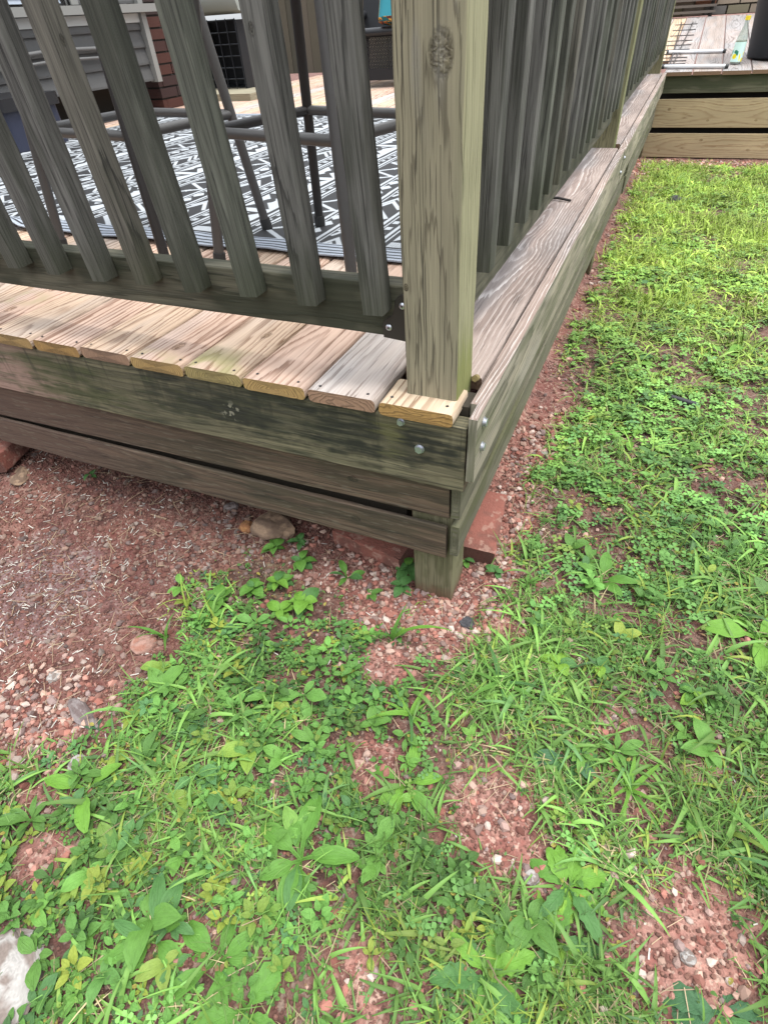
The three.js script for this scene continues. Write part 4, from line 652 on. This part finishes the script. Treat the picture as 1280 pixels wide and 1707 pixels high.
const weeds = [
    [0.36, -0.06, 'plantain', 7, 0.062, 0, 0.35, 'wide open green rosette of blunt leaves right of the deck leg'], [0.32, -0.19, 'plantain', 5, 0.068, 0, 0.75, 'upright blunt leaved weed just behind the open rosette'],
    [0.06, 0.42, 'plantain', 6, 0.066, 1, 0.45, 'light green rosette in the middle of the lawn beside a bare clay patch'], [-0.475, 0.655, 'plantain', 3, 0.08, 1, 0.6, 'two leaved plantain at the edge of the pinkish gravel'],
    [-0.055, 0.6, 'plantain', 9, 0.082, 0, 0.55, 'large broad leaved clump left of centre in the foreground'], [-0.1, 0.765, 'plantain', 8, 0.07, 0, 0.4, 'spreading foreground rosette with long pale stalks'],
    [0.355, 0.47, 'dandelion', 10, 0.08, 1, 0.5, 'bright ragged leaved weed, the tallest on the right foreground'], [0.35, 0.54, 'dandelion', 8, 0.07, 3, 0.4, 'yellow green ragged weed directly below the tallest bright one'],
    [0.265, 0.625, 'dandelion', 10, 0.065, 1, 0.55, 'leafy light green clump at the bottom edge right of centre'], [0.575, 0.535, 'dandelion', 7, 0.08, 4, 0.3, 'dark lobed leaves at the bottom right corner'],
    [0.32, 0.265, 'plantain', 7, 0.058, 4, 0.35, 'dull dark green rosette with a leaning leaf in the right lawn'], [0.64, -0.14, 'plantain', 5, 0.09, 1, 0.45, 'big ribbed leaf weed cut by the right edge'],
    [-0.55, 0.56, 'plantain', 5, 0.055, 4, 0.3, 'dark small rosette on the gravel by the long grey stone'], [-0.21, 0.78, 'plantain', 7, 0.07, 0, 0.6, 'large overlapping leaves near the bottom left'],
    [-0.03, 0.795, 'dandelion', 6, 0.075, 0, 0.45, 'serrated leaf weed at the bottom edge left of centre'], [-0.26, 0.015, 'plantain', 5, 0.045, 0, 0.7, 'small upright weed in front of the left brick'],
    [-0.125, -0.055, 'oval', 5, 0.042, 2, 0.35, 'oval leaved seedling against the left side of the deck leg'], [-0.118, 0.005, 'oval', 5, 0.034, 2, 0.3, 'oval leaved seedling in front of the deck leg'],
    [-0.08, 0.15, 'lance', 3, 0.12, 1, 1.2, 'single tall broad grass blade standing before the deck leg'], [-0.39, 0.015, 'oval', 7, 0.036, 0, 0.4, 'seedling nearest the tan rock on its right'],
    [-0.48, -0.005, 'oval', 6, 0.032, 0, 0.35, 'seedling right of the orange stone'], [-0.43, -0.045, 'oval', 6, 0.03, 2, 0.35, 'seedling touching the shade of the front skirt'],
    [-0.315, 0.13, 'oval', 8, 0.044, 1, 0.4, 'bushiest bright seedling in the mossy patch'], [-0.455, 0.135, 'oval', 9, 0.038, 0, 0.4, 'leafy seedling in the middle of the mossy patch'],
    [-0.515, 0.2, 'oval', 8, 0.036, 0, 0.45, 'seedling at the left rim of the mossy patch'], [-0.41, 0.095, 'oval', 8, 0.038, 1, 0.4, 'seedling at the back of the mossy patch'],
    [-0.36, 0.17, 'oval', 7, 0.036, 1, 0.4, 'seedling at the front of the mossy patch'], [-0.57, 0.33, 'lance', 4, 0.075, 0, 1.0, 'upright grass shoot beside the round pinkish stone'],
    [0.27, 0.085, 'oval', 9, 0.034, 3, 0.4, 'yellow green small leaved tuft right of the leg in the lawn'], [0.345, 0.065, 'oval', 7, 0.026, 3, 0.4, 'tiny yellow green tuft beside the larger one'], [0.52, 0.06, 'oval', 7, 0.03, 3, 0.4, 'yellow green tuft near the right edge'],
    [0.29, -1.34, 'plantain', 6, 0.085, 1, 0.5, 'pale big leaved weed halfway along the right lawn'], [0.33, -0.82, 'plantain', 6, 0.075, 1, 0.5, 'pale leaved weed by the short black pipe'], [0.6, -1.5, 'plantain', 6, 0.085, 1, 0.5, 'broad weed at the right edge halfway back'], [0.31, -2.2, 'plantain', 7, 0.09, 3, 0.5, 'broad pale weed further back in the lawn'],
    [0.66, 0.33, 'lance', 9, 0.11, 0, 0.7, 'coarse spreading grass clump at the right edge'], [0.43, 0.28, 'lance', 9, 0.08, 1, 0.55, 'star shaped crabgrass clump in the right lawn'], [0.17, 0.17, 'lance', 9, 0.085, 0, 0.5, 'star shaped crabgrass clump below the deck leg'], [0.02, 0.3, 'lance', 8, 0.08, 1, 0.45, 'crabgrass clump left of the central bare patch'],
    [-1.15, -0.04, 'oval', 3, 0.03, 2, 0.3, 'lone two leaved seedling against the skirt at left'], [0.0, -0.13, 'oval', 4, 0.026, 2, 0.3, 'tiny seedling between the leg and the right brick'], [0.08, -0.12, 'oval', 5, 0.026, 2, 0.3, 'tiny seedling in front of the right brick'],
  ];
{
  const R = rng(555);
  // grass tufts: several blades each, in three forms
  const tuft = (seed, nb, flat, wmul) => { const r = rng(seed), gs = []; for (let i = 0; i < nb; i++) { const l = 0.5 + r() * 0.6; gs.push(leafGeo({ n: 5, width: blade((0.026 + r() * 0.03) * wmul), fold: 0.5, rise: flat ? 0.15 + r() * 0.8 : 0.5 + r() * 0.8, bend: 0.5 + r() * 1.9, twist: (r() - 0.5) * 1.2, seed: seed + i }).scale(l, l, l).rotateY(r() * 6.283).translate((r() - 0.5) * 0.9, 0, (r() - 0.5) * 0.9)); } return mergeGeometries(gs); };
  const sprig = (seed, nl, w, up) => { const r = rng(seed), gs = []; for (let i = 0; i < nl; i++) { const a = i * 2.4 + r() * 0.6, l = 0.32 + r() * 0.3, h = 0.12 + (i / nl) * up; gs.push(leafGeo({ n: 4, width: ovate(w), fold: 0.25, rise: 0.35 + r() * 0.4, bend: 0.7 + r() * 0.6, seed: seed + i }).scale(l, l, l).rotateX((r() - 0.5) * 0.4).translate(0, h, 0.06 + r() * 0.1).rotateY(a)); } gs.push(new THREE.CylinderGeometry(0.012, 0.016, up + 0.12, 4, 1, false).translate(0, (up + 0.12) / 2, 0)); for (const g of gs) if (!g.index) throw new Error('x'); return mergeGeometries(gs); };
  const clover = (seed) => { const r = rng(seed), gs = []; for (let s = 0; s < 5; s++) { const x = (r() - 0.5) * 0.9, z = (r() - 0.5) * 0.9, h = 0.25 + r() * 0.4; for (let i = 0; i < 3; i++) gs.push(leafGeo({ n: 3, width: (t) => 0.42 * Math.sin(Math.PI * Math.pow(t * 0.93, 1.5)) + 0.02, fold: 0.22, rise: 0.3, bend: 0.8, seed: seed + i }).scale(0.26, 0.26, 0.26).rotateY(i * 2.094 + s + r() * 0.3).translate(x, h, z)); } return mergeGeometries(gs); };
  const tufts = [tuft(1, 8, true, 1.0), tuft(2, 9, false, 0.7), tuft(3, 6, true, 1.5)], sprigs = [sprig(11, 6, 0.27, 0.3), sprig(12, 8, 0.3, 0.55), sprig(13, 5, 0.24, 0.15)], clovers = [clover(21), clover(22)];
  let tone = 1; const gI = [[], [], []], sI = [[], [], []], cI = [[], []], dry = [];
  const tint = (base, v) => { const k = (0.6 + R() * 0.75) * tone, y = R() < 0.16 ? 0.7 * R() : 0, bl = R() < 0.25 ? 0.5 * R() : 0; return mix3(mix3([base[0] * k, base[1] * k, base[2] * k], [0.05 * k, 0.13 * k, 0.07 * k], bl * v), [0.25, 0.29, 0.04], y * v); };
  const put = (x, z, dens, farK) => {
    const b = bare(x, z); if (R() < b * 1.02) return;
    for (const q of weeds) { if (q[2] === 'lance') continue; const rr = q[4] * (q[2] === 'oval' ? 0.8 : 0.9), d = Math.hypot(x - q[0], z - q[1]); if (d < rr && R() < 0.85 * (1 - d / rr * 0.6)) return; }
    if (R() < 0.9 * (1 - ss(0.7, 1.15, Math.hypot((x + 0.41) / 0.19, (z - 0.11) / 0.12)))) return;
    if (R() < (x > 0 ? 0.78 : 0.2) * ss(0.46, 0.62, fbm(x * 7 + 60, z * 7, 3))) return;
    tone = 0.45 + 1.15 * fbm(x * 6 + 11, z * 6 + 70, 3); const clump = fbm(x * 4.5 + 30, z * 4.5, 3), left = ss(0.12, -0.05, x), near = ss(-0.35, 0.15, z), lush = ss(-0.2, -2.4, z);
    const pg = mix(0.5 + 0.35 * ss(-0.5, -0.1, z) * ss(-0.05, 0.1, x) + 0.3 * ss(-1.8, -3.0, z), mix(0.74, 0.2, left), near) + (clump - 0.5) * 1.5, edge = 0.55 + 0.45 * ss(0.5, 0.0, b), y = gh(x, z);
    const G = mix3([0.108, 0.212, 0.042], [0.27, 0.375, 0.06], lush);
    if (R() < pg) { const s = (0.045 + R() * R() * 0.075) * edge * mix(1.15, 1, near); gI[Math.floor(R() * 3)].push([x, y - 0.002, z, (R() - 0.5) * 0.35, R() * 6.3, (R() - 0.5) * 0.35, s, s * (0.75 + R() * 0.45), s, tint(G, 1)]); if (R() < 0.4) dry.push([x + (R() - 0.5) * 0.05, y - 0.002, z, (R() - 0.5) * 0.5, R() * 6.3, 0, s * 0.7, s * 0.3, s * 0.8, tint([0.3, 0.25, 0.14], 0)]); }
    else if (left * near > R() * 1.2 || R() < 0.66 + 0.2 * near) { const s = (0.017 + R() * R() * 0.042) * edge * mix(1.3, 1, near); sI[Math.floor(R() * 3)].push([x, y - 0.002, z, (R() - 0.5) * 0.4, R() * 6.3, (R() - 0.5) * 0.4, s, s, s, tint(mix3([0.086, 0.2, 0.04], [0.2, 0.34, 0.055], lush), 1.3)]); }
    else { const s = (0.02 + R() * 0.022) * edge * mix(1.4, 1, near); cI[Math.floor(R() * 2)].push([x, y - 0.003, z, (R() - 0.5) * 0.3, R() * 6.3, (R() - 0.5) * 0.3, s, s * (0.7 + R() * 0.5), s, tint(mix3([0.1, 0.225, 0.05], [0.18, 0.33, 0.06], lush), 1)]); }
    void farK; void dens;
  };
  for (let i = 0; i < 6000; i++) put(1.0 + R() * 0.9, -2.0 + R() * 3.4);
  for (let i = 0; i < 3000; i++) put(-1.2 + R() * 2.2, 1.08 + R() * 0.5);
  for (let i = 0; i < 15000; i++) put(-1.25 + R() * 2.25, -0.25 + R() * 1.35);
  for (let i = 0; i < 5200; i++) put(0.03 + R() * 1.1, -2.0 + R() * 1.85);
  for (let i = 0; i < 22000; i++) put(0.03 + R() * 1.9, -5.4 + R() * 3.5);
  const gm = leafMat(null, null, 0.42, 0.15), sm = leafMat(netted, null, 0.42, 0.12);
  const names = ['crabgrass tufts with flat spreading blades', 'upright fine grass tufts', 'broad bladed grass clumps'];
  tufts.forEach((g, i) => scatter(numbered('grass'), g, gm, gI[i], names[i] + ' in the lawn beside the deck', 'grass'));
  sprigs.forEach((g, i) => scatter(numbered('low_weeds'), g, sm, sI[i], ['small oval leaved weeds carpeting the left of the lawn', 'taller leafy seedlings mixed through the lawn', 'flat small weeds pressed to the soil'][i], 'weeds'));
  clovers.forEach((g, i) => scatter(numbered('clover'), g, leafMat(null, null, 0.45, 0.14), cI[i], ['three leaved clover in the lawn right of the deck', 'denser clover patches in the lawn right of the deck'][i], 'clover'));
  // low rosettes of mixed broad leaves too tangled to count
  const ros = (seed, n, w, st) => { const q = rng(seed), gs = []; for (let i = 0; i < n; i++) { const l = 0.55 + q() * 0.6; gs.push(leafGeo({ n: 6, m: 1, width: st ? spat(w, 0.25) : ovate(w), fold: 0.28, rise: 0.25 + q() * 0.6, bend: 0.7 + q() * 0.7, seed: seed + i, rag: 0.18, wave: 0.04 }).scale(l * (0.8 + q() * 0.4), l, l).rotateX((q() - 0.5) * 0.3).rotateY(i * 2.4 + q())); } return mergeGeometries(gs); };
  const rG = [ros(51, 6, 0.17, true), ros(52, 5, 0.24, false), ros(53, 8, 0.12, true)], rI = [[], [], []];
  for (let i = 0; i < 900; i++) { const x = -0.75 + R() * 1.65, z = -0.35 + R() * 1.4; if (R() < bare(x, z) * 0.96 || R() > mix(0.3, 0.75, ss(0.1, 0.6, z)) * mix(0.55, 1, ss(0.2, -0.1, x))) continue; const l = 0.022 + R() * R() * 0.05; rI[Math.floor(R() * 3)].push([x, gh(x, z) + 0.006, z, (R() - 0.5) * 0.3, R() * 6.3, (R() - 0.5) * 0.3, l, l, l, tint([0.095, 0.215, 0.038], 1.1)]); }
  rG.forEach((g, i) => scatter(numbered('broadleaf_cover'), g, leafMat(ribbed, null, 0.4, 0.12), rI[i], ['tangled low blunt leaved weeds among the foreground grass', 'tangled low oval leaved weeds among the foreground grass', 'tangled narrow leaved weeds among the foreground grass'][i], 'weeds'));
  const bits = [];
  for (let i = 0; i < 16000; i++) { const x = -0.7 + R() * 1.7, z = -1.6 + R() * 2.6, b = bare(x, z); if (R() < b * 0.93 + 0.1) continue; const l = 0.005 + R() * 0.008, q = R(); bits.push([x, gh(x, z) + 0.002 + R() * 0.012, z, (R() - 0.5) * 1.2, R() * 6.3, (R() - 0.5) * 1.2, l, l, l, q < 0.14 ? [0.3, 0.26, 0.06] : q < 0.3 ? [0.2, 0.12, 0.06] : tint([0.1, 0.2, 0.05], 1.2)]); }
  scatter('loose_leaves', leafGeo({ n: 4, width: ovate(0.3), fold: 0.3, rise: 0.3, bend: 0.6, seed: 4 }), sm, bits, 'tiny green, yellow and brown leaves scattered through the lawn', 'leaves');
  scatter('dry_grass', tufts[1], leafMat(null, null, 0.8, 0.2), dry, 'straw coloured dead grass among the green', 'grass');
}
// broad-leaved weeds that can be told apart, each leaf a part
{
  const LG = { plantain: [1, 2, 3].map((s) => leafGeo({ n: 8, m: 2, width: spat(0.13, 0.3), fold: 0.26, rise: 0.55, bend: 1.0, seed: s, rag: 0.1, wave: 0.03 })), dandelion: [4, 5, 6].map((s) => leafGeo({ n: 13, m: 2, width: (t) => spat(0.145, 0.2)(t) * (0.78 + 0.3 * Math.abs(Math.sin(t * 17 + s))), fold: 0.2, rise: 0.45, bend: 0.9, seed: s, rag: 0.25, wave: 0.05 })), oval: [7, 8].map((s) => leafGeo({ n: 7, m: 2, width: ovate(0.3), fold: 0.3, rise: 0.5, bend: 1.0, seed: s, wave: 0.02 })), lance: [9, 10].map((s) => leafGeo({ n: 9, m: 1, width: blade(0.055), fold: 0.4, rise: 0.7, bend: 1.4, seed: s, wave: 0.02 })) };
  const GM = [[0.085, 0.205, 0.03], [0.115, 0.255, 0.03], [0.06, 0.155, 0.04], [0.145, 0.28, 0.03], [0.045, 0.118, 0.05]].map((c) => [leafMat(ribbed, c, 0.42, 0.2), leafMat(netted, c, 0.42, 0.2)]);
  weeds.forEach(([x, z, kind, n, len, gm, rise, label], i) => {
    const R = rng(900 + i), w = thing(kind === 'lance' ? 'grass_clump' : kind === 'oval' ? 'seedling' : 'broadleaf_weed', label, kind === 'lance' ? 'grass' : kind === 'oval' ? 'seedling' : 'weed', [x, gh(x, z) - 0.002, z], R() * 6.3);
    for (let k = 0; k < n; k++) {
      const set = LG[kind], m = part('leaf', set[Math.floor(R() * set.length)], GM[R() < 0.3 ? (R() < 0.5 ? 0 : 2) : gm][kind === 'oval' || kind === 'dandelion' ? 1 : 0], w), s = len * (0.65 + R() * 0.5) * 1.15;
      m.scale.set(s * (0.8 + R() * 0.5), s, s); m.rotation.order = 'YXZ'; m.rotation.set(-(rise - 0.5) * (0.6 + R() * 0.9) + (R() - 0.5) * 0.25, k * 2.399 + R() * 0.7, (R() - 0.5) * 0.5);
      const st = kind === 'oval' ? 0.006 + 0.012 * (k / n) : 0; m.position.set((R() - 0.5) * 0.006, st * (len / 0.03) + 0.003, (R() - 0.5) * 0.006);
    }
    if (kind === 'oval') part('stem', new THREE.CylinderGeometry(0.0009, 0.0012, 0.022 * len / 0.03, 5).translate(0, 0.01 * len / 0.03, 0), GM[gm][0], w);
  });
}
renderer.render(scene, camera);
